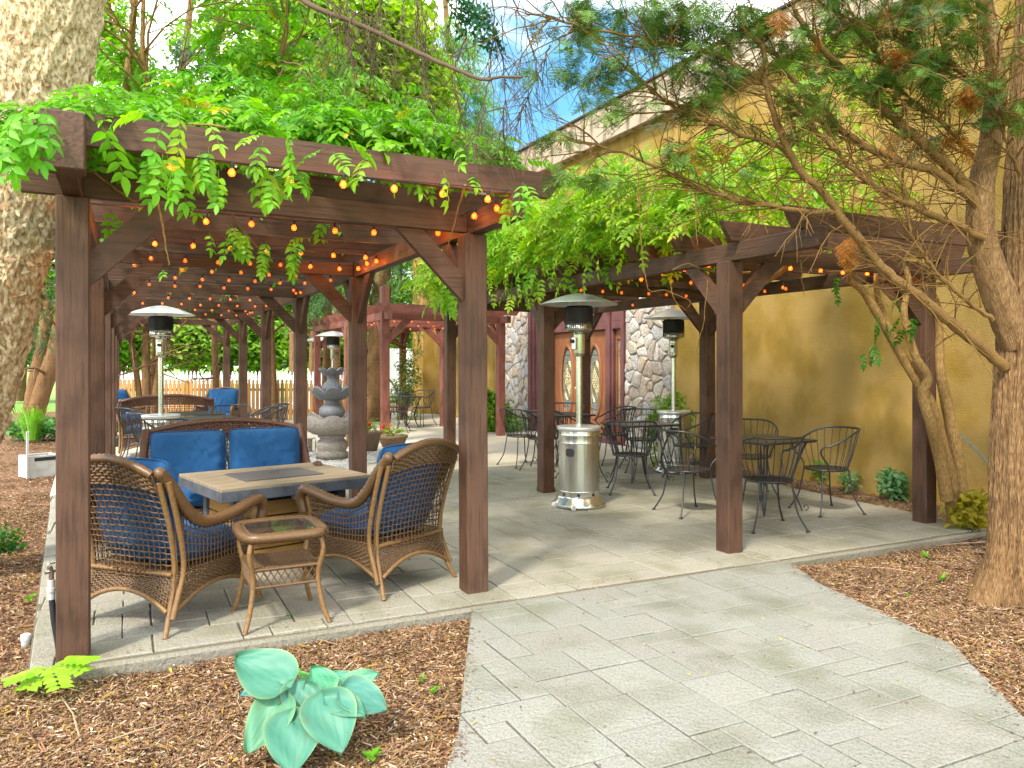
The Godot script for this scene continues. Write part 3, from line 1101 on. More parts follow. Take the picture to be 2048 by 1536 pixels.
func pergola(at: Vector3, label: String, rows: Array, high: float, over: Array, rafters: Array, wood: String, extra := 0.0) -> Node3D:
	# rows: [[left x, right x, left depth, right depth], ...]; over: [front, back, left, right]; rafters: depths
	var g := thing("pergola", at, 0, label, "pergola")
	var wx: Material = M[wood + "_x"]
	var wy: Material = M[wood + "_y"]
	var wz: Material = M[wood + "_z"]
	var pw := 0.15
	var hh := 0.14
	for i in rows.size():
		var e: Array = rows[i]
		for k in 2:
			var s := Shape.new()
			var tall := high + (extra if i == 0 and k == 0 else 0.0)
			s.box(Vector3(0, (tall - 0.02) / 2, 0), Vector3(pw, tall + 0.02, pw), Basis.from_euler(Vector3(rr(-0.004, 0.004), rr(-0.03, 0.03), rr(-0.004, 0.004))), 0.007)
			s.col = Color.WHITE * rr(0.82, 1.0)
			var post := obj("post", s.mesh(), wy, g, Vector3(e[k], 0, -e[2 + k]))
			s = Shape.new()
			s.box(Vector3(0, 0.03, 0), Vector3(pw + 0.012, 0.05, pw + 0.012), Basis.IDENTITY, 0.004)
			if i > 0:
				obj("foot", s.mesh(), wy, post)
	var n := rows.size()
	for k in 2:
		var x: float = (rows[0][k] + rows[n - 1][k]) / 2
		for i in n - 1:
			var a := Vector3(rows[i][k], high + hh / 2, -rows[i][2 + k])
			var b := Vector3(rows[i + 1][k], high + hh / 2, -rows[i + 1][2 + k])
			if i == 0:
				a += (a - b).normalized() * float(over[0])
			if i == n - 2:
				b += (b - a).normalized() * float(over[1])
			var s := Shape.new()
			s.col = Color.WHITE * rr(0.85, 1.0)
			s.board(a + (b - a).normalized() * 0.002, b, hh, 0.09)
			obj("header", s.mesh(), wz, g)
	for i in n:
		var e: Array = rows[i]
		var a := Vector3(e[0] + (0.05 if i > 0 or over[2] > 0.1 else -0.23), high + 0.075, -e[2])
		var b := Vector3(e[1] - 0.05, high + 0.075, -e[3])
		var s := Shape.new()
		s.board(a, b, 0.13, 0.05)
		obj("crossbeam", s.mesh(), wx, g)
		var d := Vector3(1, 0, 0)
		var l := 0.47
		obj("brace", brace(Vector3(e[0] + 0.073, high - l + 0.02, -e[2]), Vector3(e[0] + 0.073 + l, high + 0.02, -e[2])), wx, g)
		obj("brace", brace(Vector3(e[1] - 0.073, high - l + 0.02, -e[3]), Vector3(e[1] - 0.073 - l, high + 0.02, -e[3])), wx, g)
		for k in 2:
			for sg: float in [-1.0, 1.0]:
				if (i == 0 and sg > 0) or (i == n - 1 and sg < 0):
					continue
				if k == 0 and sg > 0:
					continue
				var p := Vector3(e[k], high - l + 0.01, -e[2 + k] + sg * 0.073)
				obj("brace", brace(p, p + Vector3(0, l, sg * l)), wz, g)
	for b: float in rafters:
		# follow the rows sideways as they drift
		var t := clampf((b - rows[0][2]) / (rows[n - 1][2] - rows[0][2]), 0, 1)
		var x0 := lerpf(rows[0][0], rows[n - 1][0], t) - float(over[2])
		var x1 := lerpf(rows[0][1], rows[n - 1][1], t) + float(over[3])
		var db: float = rows[0][3] - rows[0][2]
		var j := rr(-0.02, 0.02)
		obj("rafter", rafter(Vector3(x0 + j, high + hh + 0.002, -b), Vector3(x1 + j, high + hh + 0.002, -(b + db * 0.5)), 0.148, 0.045, 0.09), wx, g)
	return g


func make_pergolas() -> void:
	var rows := []
	for i in 6:
		var d := 2.87 * i
		rows.append([-0.27 - 0.012 * i, 2.02 - 0.012 * i, 4.557 + d, 4.73 + d])
	var raf := []
	for i in 21:
		raf.append(4.02 + 0.72 * i)
	var g := pergola(Vector3.ZERO, "long dark brown pergola over the wicker lounge, hung with bulbs and vines", rows, 2.34, [0.68, 0.4, 0.07, 0.3], raf, "stained_wood")
	var s := Shape.new()
	s.box(Vector3(-0.27, 2.46, -3.92), Vector3(0.17, 0.25, 0.14), Basis.IDENTITY, 0.006)
	obj("header_end", s.mesh(), M.stained_wood_z, g)
	rows = []
	for i in 3:
		rows.append([4.28 + 0.03 * i, 6.72 + 0.03 * i, 4.82 + 3.12 * i, 4.9 + 3.12 * i])
	raf = []
	for i in 12:
		raf.append(4.02 + 0.655 * i)
	pergola(Vector3.ZERO, "dark brown pergola beside the ochre wall, over the iron tables", rows, 2.30, [0.95, 0.5, 0.22, 0.3], raf, "stained_wood")
	rows = [[4.25, 6.81, 14.15, 14.5], [4.3, 6.6, 17.1, 17.2], [4.3, 6.6, 20.3, 20.3]]
	raf = []
	for i in 11:
		raf.append(13.9 + 0.68 * i)
	pergola(Vector3.ZERO, "distant reddish pergola near the building's far corner", rows, 2.30, [0.35, 0.3, 0.25, 0.25], raf, "red_wood", 0.62)


# ---------------------------------------------------------------- strings of bulbs
func bulb_meshes() -> Array:
	var s := Shape.new()
	s.lathe([[0.0, -0.058], [0.010, -0.056], [0.0185, -0.050], [0.0235, -0.041], [0.0245, -0.033], [0.0235, -0.025], [0.0185, -0.015], [0.012, -0.009], [0.010, 0.0]], Vector3.ZERO, 12)
	var k := Shape.new()
	k.ball(Vector3(0, -0.036, 0), Vector3(0.010, 0.013, 0.010), 8, 5)
	var h := Shape.new()
	h.lathe([[0.0, 0.042], [0.010, 0.042], [0.013, 0.03], [0.014, -0.002], [0.0, -0.002]], Vector3.ZERO, 8)
	return [s.mesh(), k.mesh(), h.mesh()]


func light_string(called: String, label: String, path: Array, bulbs: Array, lit: int) -> void:
	var g := thing(called, Vector3.ZERO, 0, label, "string lights", "strings of amber bulbs under the pergolas")
	var s := Shape.new()
	for i in path.size() - 1:
		var a: Vector3 = path[i]
		var b: Vector3 = path[i + 1]
		s.tube(PackedVector3Array([a, (a + b) / 2 - Vector3(0, 0.015, 0), b]), 0.0035, 5)
	obj("cable", s.mesh(), M.black_rubber, g)
	var bm := bulb_meshes()
	for i in bulbs.size():
		var o := obj("bulb", bm[0], M.bulb_glass, g, bulbs[i])
		o.scale = Vector3.ONE * 0.74
		o.rotation = Vector3(rr(-0.12, 0.12), rr(0, 6), rr(-0.12, 0.12))
		obj("filament", bm[1], M.filament_glow, o)
		obj("socket", bm[2], M.black_rubber, o)
		if i < lit:
			var l := OmniLight3D.new()
			l.name = "bulb_light"
			l.light_color = Color(1.0, 0.5, 0.16)
			l.light_energy = 0.007
			l.light_size = 0.02
			l.omni_range = 8.0
			l.omni_attenuation = 2.0
			l.shadow_enabled = true
			l.position = Vector3(0, -0.036, 0)
			o.add_child(l, true)


func make_strings() -> void:
	# zigzag: along one rafter, back along the header, along the next
	var path := []
	var bulbs := []
	var ds := [3.98, 5.28, 6.5, 7.4, 8.2, 9.0, 9.9, 10.8, 11.8, 13.0, 14.3, 15.6, 17.0]
	for i in ds.size():
		var y := 2.478 if i == 0 else 2.46
		var x0 := 0.02
		var x1 := 1.92
		var a := Vector3(x0 if i % 2 == 0 else x1, y, -ds[i])
		var b := Vector3(x1 if i % 2 == 0 else x0, y, -ds[i])
		if i == 0:
			path.append(a)
		else:
			var p: Vector3 = path[path.size() - 1]
			var m := int(p.distance_to(a) / 0.29)
			for k in range(1, m + 1):
				bulbs.append(p.lerp(a, (k - 0.5) / m) - Vector3(0, 0.035 + 0.015 * (k % 2), 0))
			path.append(a)
		path.append(b)
		var off := rr(0.05, 0.2)
		for k in 7:
			bulbs.append(a.lerp(b, (k + 0.4 + off) / 7.0) - Vector3(0, 0.034 + rr(0, 0.012), 0))
	light_string("string_light", "zigzag string of amber bulbs under the long lounge pergola", path, bulbs, 34)
	path = []
	bulbs = []
	for i in 4:
		var y := 2.40
		var d: float = [5.05, 6.35, 7.65, 9.3][i]
		var a := Vector3(4.4 if i % 2 else 6.6, y, -d)
		var b := Vector3(6.6 if i % 2 else 4.4, y, -d)
		if i > 0:
			var p: Vector3 = path[path.size() - 1]
			for k in 4:
				bulbs.append(p.lerp(a, (k + 0.5) / 4.0) - Vector3(0, 0.05, 0))
		path.append_array([a, b])
		for k in 7:
			bulbs.append(a.lerp(b, (k + rr(0.3, 0.6)) / 7.0) - Vector3(0, 0.05 + rr(0, 0.012), 0))
	light_string("string_light", "string of amber bulbs under the pergola beside the ochre wall", path, bulbs, 12)
	path = []
	bulbs = []
	for i in 3:
		var d: float = [14.6, 16.2, 17.8][i]
		var a := Vector3(4.4 if i % 2 else 6.5, 2.38, -d)
		var b := Vector3(6.5 if i % 2 else 4.4, 2.38, -d)
		if i > 0:
			var p: Vector3 = path[path.size() - 1]
			for k in 3:
				bulbs.append(p.lerp(a, (k + 0.5) / 3.0) - Vector3(0, 0.06, 0))
		path.append_array([a, b])
		for k in 6:
			bulbs.append(a.lerp(b, (k + 0.5) / 6.0) - Vector3(0, 0.06, 0))
	light_string("string_light", "string of amber bulbs under the distant reddish pergola", path, bulbs, 0)


# ---------------------------------------------------------------- wicker
# strands woven over a surface given by a Callable (u, v) -> Vector3; nu ribs and nv weavers
func woven(s: Shape, at: Callable, nu: int, nv: int, r: float, per: int, ribs := true, sides := 4) -> void:
	var mid: Vector3 = at.call(0.5, 0.5)
	var nn: Vector3 = (at.call(0.52, 0.5) - mid).cross(at.call(0.5, 0.52) - mid).normalized()
	for j in nv + 1:
		var v := float(j) / nv
		var p := PackedVector3Array()
		var m := nu * per
		for i in m + 1:
			var off := 0.0
			if per > 1:
				off = r * 0.9 * (1.0 if (i / per + j) % 2 == 0 else -1.0)
			p.append(at.call(float(i) / m, v) + nn * off)
		for i in p.size():
			p[i] += rv(r * 0.35)
		s.tube(p, r * rr(0.85, 1.1), sides, false)
	if ribs:
		for i in nu + 1:
			var p := PackedVector3Array()
			for k in 9:
				p.append(at.call(float(i) / nu, k / 8.0) + rv(r * 0.3))
			s.tube(p, r * 1.05, 4, false)


func wicker_seat(called: String, label: String, category: String, w: float, wick: Material, pole: Material, group := "") -> Node3D:
	# faces -z; w is the width between the back corners
	var g := thing(called, Vector3.ZERO, 0, label, category, group)
	var hw := w / 2
	var top := 0.90
	var bz := 0.30
	var back := func(u: float, v: float) -> Vector3:
		# u across, v up from the seat line to the top band
		var y := lerpf(0.30, 0.80, v)
		var x := (u - 0.5) * (w - 0.04) * lerpf(0.98, 1.04, v)
		return Vector3(x, y + 0.035 * (1.0 - pow(2 * u - 1, 2)) * v, bz + 0.02 + 0.13 * v * v + 0.035 * (1.0 - pow(2 * u - 1, 2)))
	var band := func(u: float, v: float) -> Vector3:
		var e := 1.0 - pow(2 * u - 1, 2)
		var q: Vector3 = back.call(u, 1.0)
		return q + Vector3(0, v * (0.085 + 0.05 * e), 0.035 * v)
	var apron := func(u: float, v: float) -> Vector3:
		var e := 1.0 - pow(2 * u - 1, 2)
		var lo := 0.13 + 0.10 * e
		var x := (u - 0.5) * (w - 0.02)
		return Vector3(x, lerpf(lo, 0.30, v), bz + 0.03 + 0.04 * (1.0 - v))
	# back frame: double poles at both corners
	var s := Shape.new()
	for sg: float in [-1.0, 1.0]:
		for k in 2:
			var dx := sg * (0.036 * k)
			var p := smooth([Vector3(sg * (hw + 0.03) + dx * 0.6, 0.0, bz + 0.13), Vector3(sg * (hw - 0.005) + dx, 0.17, bz + 0.05), Vector3(sg * (hw - 0.01) + dx, 0.36, bz + 0.02 - k * 0.03), Vector3(sg * (hw + 0.0) + dx, 0.6, bz + 0.07 - k * 0.03), Vector3(sg * (hw + 0.012) + dx, 0.85, bz + 0.155 - k * 0.03)], 5)
			if k == 1:
				p = p.slice(3)
			s = Shape.new()
			s.tube(p, 0.0155, 8)
			obj("back_pole", s.mesh(), pole, g)
	for sg: float in [-1.0, 1.0]:
		s = Shape.new()
		s.tube(smooth([Vector3(sg * (hw + 0.035), 0.0, -0.36), Vector3(sg * (hw - 0.0), 0.2, -0.31), Vector3(sg * (hw - 0.005), 0.40, -0.31), Vector3(sg * (hw + 0.02), 0.58, -0.33)], 5), 0.0165, 8)
		obj("front_leg", s.mesh(), pole, g)
	# woven back, top band, apron
	s = Shape.new()
	var nu := int(w / 0.036)
	woven(s, back, nu, 15, 0.0042, 2)
	obj("backrest", s.mesh(), wick, g)
	s = Shape.new()
	woven(s, band, int(w / 0.026), 8, 0.0075, 2, true)
	var roll := PackedVector3Array()
	for i in 65:
		roll.append(band.call(i / 64.0, 1.0) + Vector3(0, 0.008, 0))
	s.tube(roll, 0.023, 16, true, 170.0, 0.17, 6)
	obj("top_rail", s.mesh(), wick, g)
	s = Shape.new()
	woven(s, apron, int(w / 0.02), 10, 0.0058, 2)
	obj("back_apron", s.mesh(), wick, g)
	s = Shape.new()
	for v: float in [0.0, 1.0]:
		var p := PackedVector3Array()
		for i in 17:
			p.append(apron.call(i / 16.0, v) + Vector3(0, -0.006 if v == 0.0 else 0.02, 0.008))
		s.tube(p, 0.0135, 8)
	obj("rail", s.mesh(), pole, g)
	# sides
	for sg: float in [-1.0, 1.0]:
		var arm: Array = [Vector3(sg * (hw + 0.012), 0.90, bz + 0.15), Vector3(sg * (hw + 0.02), 0.80, bz + 0.065), Vector3(sg * (hw + 0.03), 0.66, bz - 0.04), Vector3(sg * (hw + 0.035), 0.585, bz - 0.15), Vector3(sg * (hw + 0.04), 0.585, -0.04), Vector3(sg * (hw + 0.045), 0.625, -0.24), Vector3(sg * (hw + 0.04), 0.63, -0.34), Vector3(sg * (hw + 0.03), 0.57, -0.385), Vector3(sg * (hw + 0.02), 0.47, -0.37)]
		var pts := smooth(arm, 15)
		s = Shape.new()
		s.ball(pts[0], Vector3.ONE * 0.034, 12, 8)
		s.tube(pts, 0.032, 36, true, 170.0, 0.17, 9)
		obj("arm", s.mesh(), wick, g)
		var side := func(u: float, v: float) -> Vector3:
			var z := lerpf(bz + 0.02, -0.32, u)
			var hi := 0.57 if u > 0.42 else lerpf(0.82, 0.57, sqrt(u / 0.42))
			return Vector3(sg * (hw + 0.012), lerpf(0.33, hi, v), z + 0.10 * v * maxf(0.0, 0.4 - u))
		s = Shape.new()
		woven(s, side, 22, 7, 0.0042, 2)
		obj("side_panel", s.mesh(), wick, g)
		var skirt := func(u: float, v: float) -> Vector3:
			var e := 1.0 - pow(2 * u - 1, 2)
			return Vector3(sg * (hw + 0.012), lerpf(0.13 + 0.09 * e, 0.33, v), lerpf(bz + 0.03, -0.315, u))
		s = Shape.new()
		woven(s, skirt, 30, 11, 0.0058, 2)
		obj("side_apron", s.mesh(), wick, g)
		s = Shape.new()
		var p := PackedVector3Array()
		for i in 17:
			p.append(skirt.call(i / 16.0, 0.0) + Vector3(0, -0.006, 0))
		s.tube(p, 0.0135, 8)
		obj("rail", s.mesh(), pole, g)
	# front apron and the seat deck
	var front := func(u: float, v: float) -> Vector3:
		var e := 1.0 - pow(2 * u - 1, 2)
		return Vector3((u - 0.5) * w, lerpf(0.14 + 0.08 * e, 0.335, v), -0.315)
	s = Shape.new()
	woven(s, front, int(w / 0.016), 12, 0.0048, 1)
	obj("front_apron", s.mesh(), wick, g)
	s = Shape.new()
	s.box(Vector3(0, 0.322, 0.0), Vector3(w, 0.02, 0.62), Basis.IDENTITY, 0.006)
	obj("seat", s.mesh(), wick, g)
	return g


# a stuffed square cushion lying in the (x, y) plane, t thick along z
func pillow(w: float, h: float, t: float, seed_: int) -> ArrayMesh:
	var s := Shape.new()
	var f := FastNoiseLite.new()
	f.seed = seed_
	f.frequency = 7.0
	var m := 22
	for sg: float in [1.0, -1.0]:
		var rows := []
		for j in m + 1:
			var row := PackedVector3Array()
			for i in m + 1:
				var x := 2.0 * i / m - 1.0
				var y := 2.0 * j / m - 1.0
				# corners rounded, edges drawn in slightly
				var e := 1.0 - pow(absf(x), 5.0)
				var k := 1.0 - pow(absf(y), 5.0)
				var px := x * (1.0 - 0.045 * pow(absf(y), 6.0)) * (1.0 - 0.02 * k)
				var py := y * (1.0 - 0.045 * pow(absf(x), 6.0)) * (1.0 - 0.02 * e)
				var th := t * 0.5 * pow(maxf(e * k, 0.0), 0.42)
				var wr := f.get_noise_2d(px * w, py * h) * 0.02 + sin(atan2(y, x) * 23.0 + seed_ + 3.0 * f.get_noise_2d(x, y)) * 0.008 * pow(maxf(absf(x), absf(y)), 3.0)
				row.append(Vector3(px * w / 2, py * h / 2, sg * (th + wr * minf(1.0, e * k * 4.0))))
			if sg < 0:
				row.reverse()
			rows.append(row)
		s.sheet(rows)
	var edge := PackedVector3Array()
	for i in 4 * m + 1:
		var q := i % (4 * m)
		var a := q / m
		var tt := 2.0 * (q % m) / m - 1.0
		var xy: Vector2 = [Vector2(tt, -1), Vector2(1, tt), Vector2(-tt, 1), Vector2(-1, -tt)][a]
		var px := xy.x * (1.0 - 0.045 * pow(absf(xy.y), 6.0))
		var py := xy.y * (1.0 - 0.045 * pow(absf(xy.x), 6.0))
		edge.append(Vector3(px * w / 2, py * h / 2, 0))
	s.tube(edge, 0.005, 5, false)
	return s.mesh()


func cushion(seat: Node3D, called: String, m: Mesh, local: Vector3, tilt: float, label: String, group: String) -> void:
	var o := obj(called, m, M.blue_cloth)
	tag(o, label, "cushion", group)
	o.transform = seat.transform * Transform3D(Basis.from_euler(Vector3(tilt, 0, 0)), local)


func face(dx: float, db: float) -> float:
	# the turn that points a thing's front (-z) along (dx, db) on the plan
	return atan2(-dx, db)


func make_lounge() -> void:
	var gs := "wicker seats with blue cushions"
	var a := wicker_seat("wicker_armchair", "brown wicker armchair turned away at left, right behind the front left post", "armchair", 0.62, M.wicker, M.cane_pole, gs)
	a.position = Vector3(0.235, 0, -5.16)
	a.rotation.y = face(0.72, 0.69)
	var b := dup(a, "wicker_armchair", Vector3(1.53, 0, -5.30), face(-0.46, 0.89), "brown wicker armchair turned away beside the front right post", gs)
	var l := wicker_seat("wicker_loveseat", "brown wicker loveseat with two blue back cushions, facing the fire table", "loveseat", 1.27, M.dark_wicker, M.wicker, gs)
	l.position = Vector3(0.74, 0, -6.95)
	l.rotation.y = face(-0.03, -1.0)
	var far_l := wicker_seat("wicker_loveseat", "distant dark wicker loveseat seen from behind, beyond the iron tables", "loveseat", 1.3, M.dark_wicker, M.cane_pole, gs)
	far_l.position = Vector3(0.5, 0, -14.0)
	far_l.rotation.y = face(0.0, 1.0)
	var c := dup(a, "wicker_armchair", Vector3(-0.2, 0, -17.0), face(0.45, -0.9), "distant wicker armchair at far left by the picket fence, blue cushion", gs)
	var d := dup(a, "wicker_armchair", Vector3(1.55, 0, -16.5), face(-0.35, -0.95), "distant wicker armchair right of the distant loveseat, blue cushion", gs)
	# cushions are laid on, not fixed
	var gc := "blue cushions of the wicker seats"
	var seatm := pillow(0.58, 0.60, 0.15, 1)
	var backm := pillow(0.58, 0.58, 0.17, 2)
	for e: Array in [[a, "the wicker armchair behind the front left post"], [b, "the wicker armchair beside the front right post"], [c, "the far wicker armchair at left by the fence"], [d, "the far wicker armchair right of the distant loveseat"]]:
		cushion(e[0], "seat_cushion", seatm, Vector3(0, 0.41, -0.03), -PI / 2, "blue seat cushion lying in " + e[1], gc)
		cushion(e[0], "back_cushion", backm, Vector3(0, 0.68, 0.285), 0.26, "blue back cushion leaning in " + e[1], gc)
	var bw := pillow(0.60, 0.54, 0.19, 3)
	cushion(l, "back_cushion", bw, Vector3(0.315, 0.645, 0.235), 0.2, "left blue back cushion of the near loveseat", gc)
	cushion(l, "back_cushion", pillow(0.60, 0.54, 0.19, 7), Vector3(-0.315, 0.65, 0.235), 0.2, "right blue back cushion of the near loveseat", gc)
	cushion(l, "seat_cushion", pillow(1.22, 0.60, 0.15, 5), Vector3(0, 0.41, -0.05), -PI / 2, "long blue seat cushion of the near loveseat", gc)
	cushion(far_l, "seat_cushion", pillow(1.22, 0.60, 0.15, 5), Vector3(0, 0.41, -0.05), -PI / 2, "dark blue seat cushion inside the distant loveseat", gc)

	make_fire_table()
	make_side_table()


func make_fire_table() -> void:
	var g := thing("fire_table", Vector3(0.99, 0, -6.22), deg_to_rad(13), "rectangular fire table with weathered plank top and golden board base", "fire table")
	var w := 1.14
	var d := 0.98
	# top: four long boards round a metal lid
	var y := 0.625
	for e: Array in [[-w / 2, w / 2, -d / 2, -0.245], [-w / 2, w / 2, 0.245, d / 2], [-w / 2, -0.31, -0.245, 0.245], [0.31, w / 2, -0.245, 0.245]]:
		var n := 2 if e[2] < -0.3 or e[2] > 0.2 else 1
		for k in n:
			var z0: float = lerpf(e[2], e[3], float(k) / n)
			var z1: float = lerpf(e[2], e[3], float(k + 1) / n)
			var s := Shape.new()
			s.col = Color.WHITE * rr(0.82, 1.0)
			s.box(Vector3((e[0] + e[1]) / 2, y, (z0 + z1) / 2), Vector3(e[1] - e[0] - 0.003, 0.022, z1 - z0 - 0.003), Basis.IDENTITY, 0.002)
			obj("plank", s.mesh(), M.table_plank, g)
	var s := Shape.new()
	for sg: float in [-1.0, 1.0]:
		s.box(Vector3(0, y - 0.045, sg * (d / 2 - 0.012)), Vector3(w + 0.004, 0.075, 0.028), Basis.IDENTITY, 0.003)
		s.box(Vector3(sg * (w / 2 - 0.012), y - 0.0455, 0), Vector3(0.028, 0.074, d - 0.056), Basis.IDENTITY, 0.003)
	s.box(Vector3(0, y - 0.024, 0), Vector3(w - 0.06, 0.012, d - 0.06), Basis.IDENTITY, 0.002)
	obj("edge_band", s.mesh(), M.table_edge, g)
	s = Shape.new()
	s.box(Vector3(0, y + 0.006, 0), Vector3(0.60, 0.022, 0.46), Basis.IDENTITY, 0.003)
	s.tube(PackedVector3Array([Vector3(-0.03, y + 0.018, 0), Vector3(-0.03, y + 0.028, 0), Vector3(0.03, y + 0.028, 0), Vector3(0.03, y + 0.018, 0)]), 0.003, 5)
	obj("burner_lid", s.mesh(), mat("lid_metal", Color(0.085, 0.075, 0.068), 0.5), g)
	# base of golden boards between dark corner posts
	for sx: float in [-1.0, 1.0]:
		for sz: float in [-1.0, 1.0]:
			s = Shape.new()
			s.box(Vector3(sx * 0.40, 0.27, sz * 0.30), Vector3(0.07, 0.54, 0.07), Basis.IDENTITY, 0.004)
			obj("corner_post", s.mesh(), M.table_edge, g)
	for k in 4:
		for sz: float in [-1.0, 1.0]:
			s = Shape.new()
			s.col = Color.WHITE * rr(0.8, 1.0)
			s.box(Vector3(0, 0.09 + 0.116 * k, sz * 0.30), Vector3(0.725, 0.106, 0.022), Basis.IDENTITY, 0.003)
			obj("board", s.mesh(), M.box_board, g)
			s = Shape.new()
			s.col = Color.WHITE * rr(0.8, 1.0)
			s.box(Vector3(sz * 0.40, 0.09 + 0.116 * k, 0), Vector3(0.022, 0.106, 0.525), Basis.IDENTITY, 0.003)
			obj("board", s.mesh(), M.box_board, g)
	s = Shape.new()
	s.box(Vector3(0, 0.27, 0), Vector3(0.74, 0.50, 0.55))
	obj("core", s.mesh(), M.black_metal, g)
	s = Shape.new()
	s.box(Vector3(0.08, 0.52, 0.36), Vector3(0.17, 0.06, 0.06), Basis.IDENTITY, 0.004)
	var cp := obj("control_panel", s.mesh(), M.white_plastic, g)
	s = Shape.new()
	s.tube(PackedVector3Array([Vector3(0.12, 0.52, 0.39), Vector3(0.12, 0.52, 0.42)]), 0.018, 10)
	obj("knob", s.mesh(), M.black_metal, cp)


func make_side_table() -> void:
	var g := thing("side_table", Vector3(0.785, 0, -4.735), 0.02, "small square wicker side table with glass top and lattice shelf", "side table")
	var h := 0.215
	for sx: float in [-1.0, 1.0]:
		for sz: float in [-1.0, 1.0]:
			var s := Shape.new()
			s.tube(smooth([Vector3(sx * (h + 0.02), 0, sz * (h + 0.02)), Vector3(sx * (h - 0.012), 0.1, sz * (h - 0.012)), Vector3(sx * (h - 0.035), 0.27, sz * (h - 0.035)), Vector3(sx * (h - 0.01), 0.42, sz * (h - 0.01)), Vector3(sx * (h - 0.03), 0.51, sz * (h - 0.03))], 6), 0.0145, 8)
			obj("leg", s.mesh(), M.cane_pole, g)
	var s := Shape.new()
	var c := h - 0.035
	var p := PackedVector3Array()
	for i in 121:
		var t := TAU * i / 120 + PI / 4
		var q := Vector2(cos(t), sin(t))
		var k := 1.0 / pow(pow(absf(q.x), 5.0) + pow(absf(q.y), 5.0), 0.2)
		p.append(Vector3(q.x * k * (h + 0.012), 0.517, q.y * k * (h + 0.012)))
	s.tube(p, 0.027, 24, false, 170.0, 0.17, 8)
	var pi := PackedVector3Array()
	for q in p:
		pi.append(Vector3(q.x * 0.87, 0.53, q.z * 0.87))
	s.tube(pi, 0.010, 6, false)
	obj("rim", s.mesh(), M.wicker, g)
	s = Shape.new()
	for i in 120:
		s.tri(Vector3(0, 0.536, 0), Vector3(p[i].x * 0.9, 0.536, p[i].z * 0.9), Vector3(p[i + 1].x * 0.9, 0.536, p[i + 1].z * 0.9), Vector3.UP)
	obj("glass_top", s.mesh(), M.table_glass, g)
	s = Shape.new()
	var shelf := func(u: float, v: float) -> Vector3: return Vector3((u - 0.5) * 0.36, 0.335, (v - 0.5) * 0.36)
	woven(s, shelf, 30, 26, 0.0046, 2)
	s.box(Vector3(0, 0.328, 0), Vector3(0.36, 0.006, 0.36))
	obj("shelf", s.mesh(), M.wicker, g)
	for k in 4:
		s = Shape.new()
		var ba := Basis.from_euler(Vector3(0, k * PI / 2, 0))
		for y: float in [0.235, 0.333]:
			s.tube(PackedVector3Array([ba * Vector3(-0.185, y, 0.185), ba * Vector3(0.185, y, 0.185)]), 0.009, 7)
		for i in 9:
			var x := -0.175 + i * 0.039
			s.tube(PackedVector3Array([ba * Vector3(x, 0.235, 0.185), ba * Vector3(x + 0.06, 0.333, 0.185)]), 0.0035, 4)
			s.tube(PackedVector3Array([ba * Vector3(x + 0.06, 0.235, 0.188), ba * Vector3(x, 0.333, 0.188)]), 0.0035, 4)
		obj("lattice", s.mesh(), M.wicker, g)


# ---------------------------------------------------------------- wrought iron
func iron_chair() -> Node3D:
	var g := thing("iron_chair", Vector3.ZERO, 0, "x", "chair", "black wrought iron chairs")
	var s := Shape.new()
	# slightly dished mesh seat with a rolled rim
	s.lathe([[0.0, 0.414], [0.2, 0.422], [0.21, 0.432], [0.205, 0.438], [0.18, 0.432], [0.1, 0.427], [0.0, 0.426]], Vector3.ZERO, 28)
	s.tube(ring_flat(0.208, 0.434, 28), 0.0085, 6, false)
	obj("seat", s.mesh(), M.iron, g)
	# barrel back: a hoop that runs from arm to arm, wires fanning up to it
	var rim := PackedVector3Array()
	var m := 34
	var lo := PackedVector3Array()
	for i in m + 1:
		var t := lerpf(-2.15, 2.15, float(i) / m)
		var e := cos(t) * 0.5 + 0.5
		var y := 0.645 + 0.19 * smoothstep(0.0, 0.9, e)
		var r := 0.285 + 0.015 * e
		rim.append(Vector3(sin(t) * r, y, cos(t) * (r + 0.02)))
		lo.append(Vector3(sin(t) * 0.2, 0.435, cos(t) * 0.2))
	s = Shape.new()
	s.tube(rim, 0.0105, 6)
	obj("back_rim", s.mesh(), M.iron, g)
	s = Shape.new()
	for i in range(3, m - 2, 2):
		var a := lo[i]
		var b := rim[i]
		s.tube(PackedVector3Array([a, a.lerp(b, 0.45) + Vector3(a.x, 0, a.z) * 0.05, b]), 0.0046, 4, false)
	obj("backrest", s.mesh(), M.iron, g)
	for sg: float in [-1.0, 1.0]:
		s = Shape.new()
		var e := rim[0] if sg < 0 else rim[m]
		s.tube(smooth([e, e + Vector3(0, -0.012, -0.05), e + Vector3(-sg * 0.02, -0.07, -0.05), Vector3(sg * 0.2, 0.50, -0.13), Vector3(sg * 0.19, 0.43, -0.12)], 5), 0.0085, 6)
		obj("arm", s.mesh(), M.iron, g)
		for f: float in [-1.0, 1.0]:
			s = Shape.new()
			s.tube(smooth([Vector3(sg * 0.15, 0.43, f * 0.15), Vector3(sg * 0.165, 0.3, f * 0.165), Vector3(sg * 0.19, 0.15, f * 0.19), Vector3(sg * 0.25, 0.012, f * 0.25)], 5), 0.0085, 6)
			s.lathe([[0.0, 0.0], [0.018, 0.0], [0.02, 0.008], [0.012, 0.016], [0.0, 0.018]], Vector3(sg * 0.252, 0, f * 0.252), 8)
			obj("leg", s.mesh(), M.iron, g)
	return g


func ring_flat(r: float, y: float, m: int) -> PackedVector3Array:
	var p := PackedVector3Array()
	for i in m + 1:
		p.append(Vector3(cos(TAU * i / m) * r, y, sin(TAU * i / m) * r))
	return p


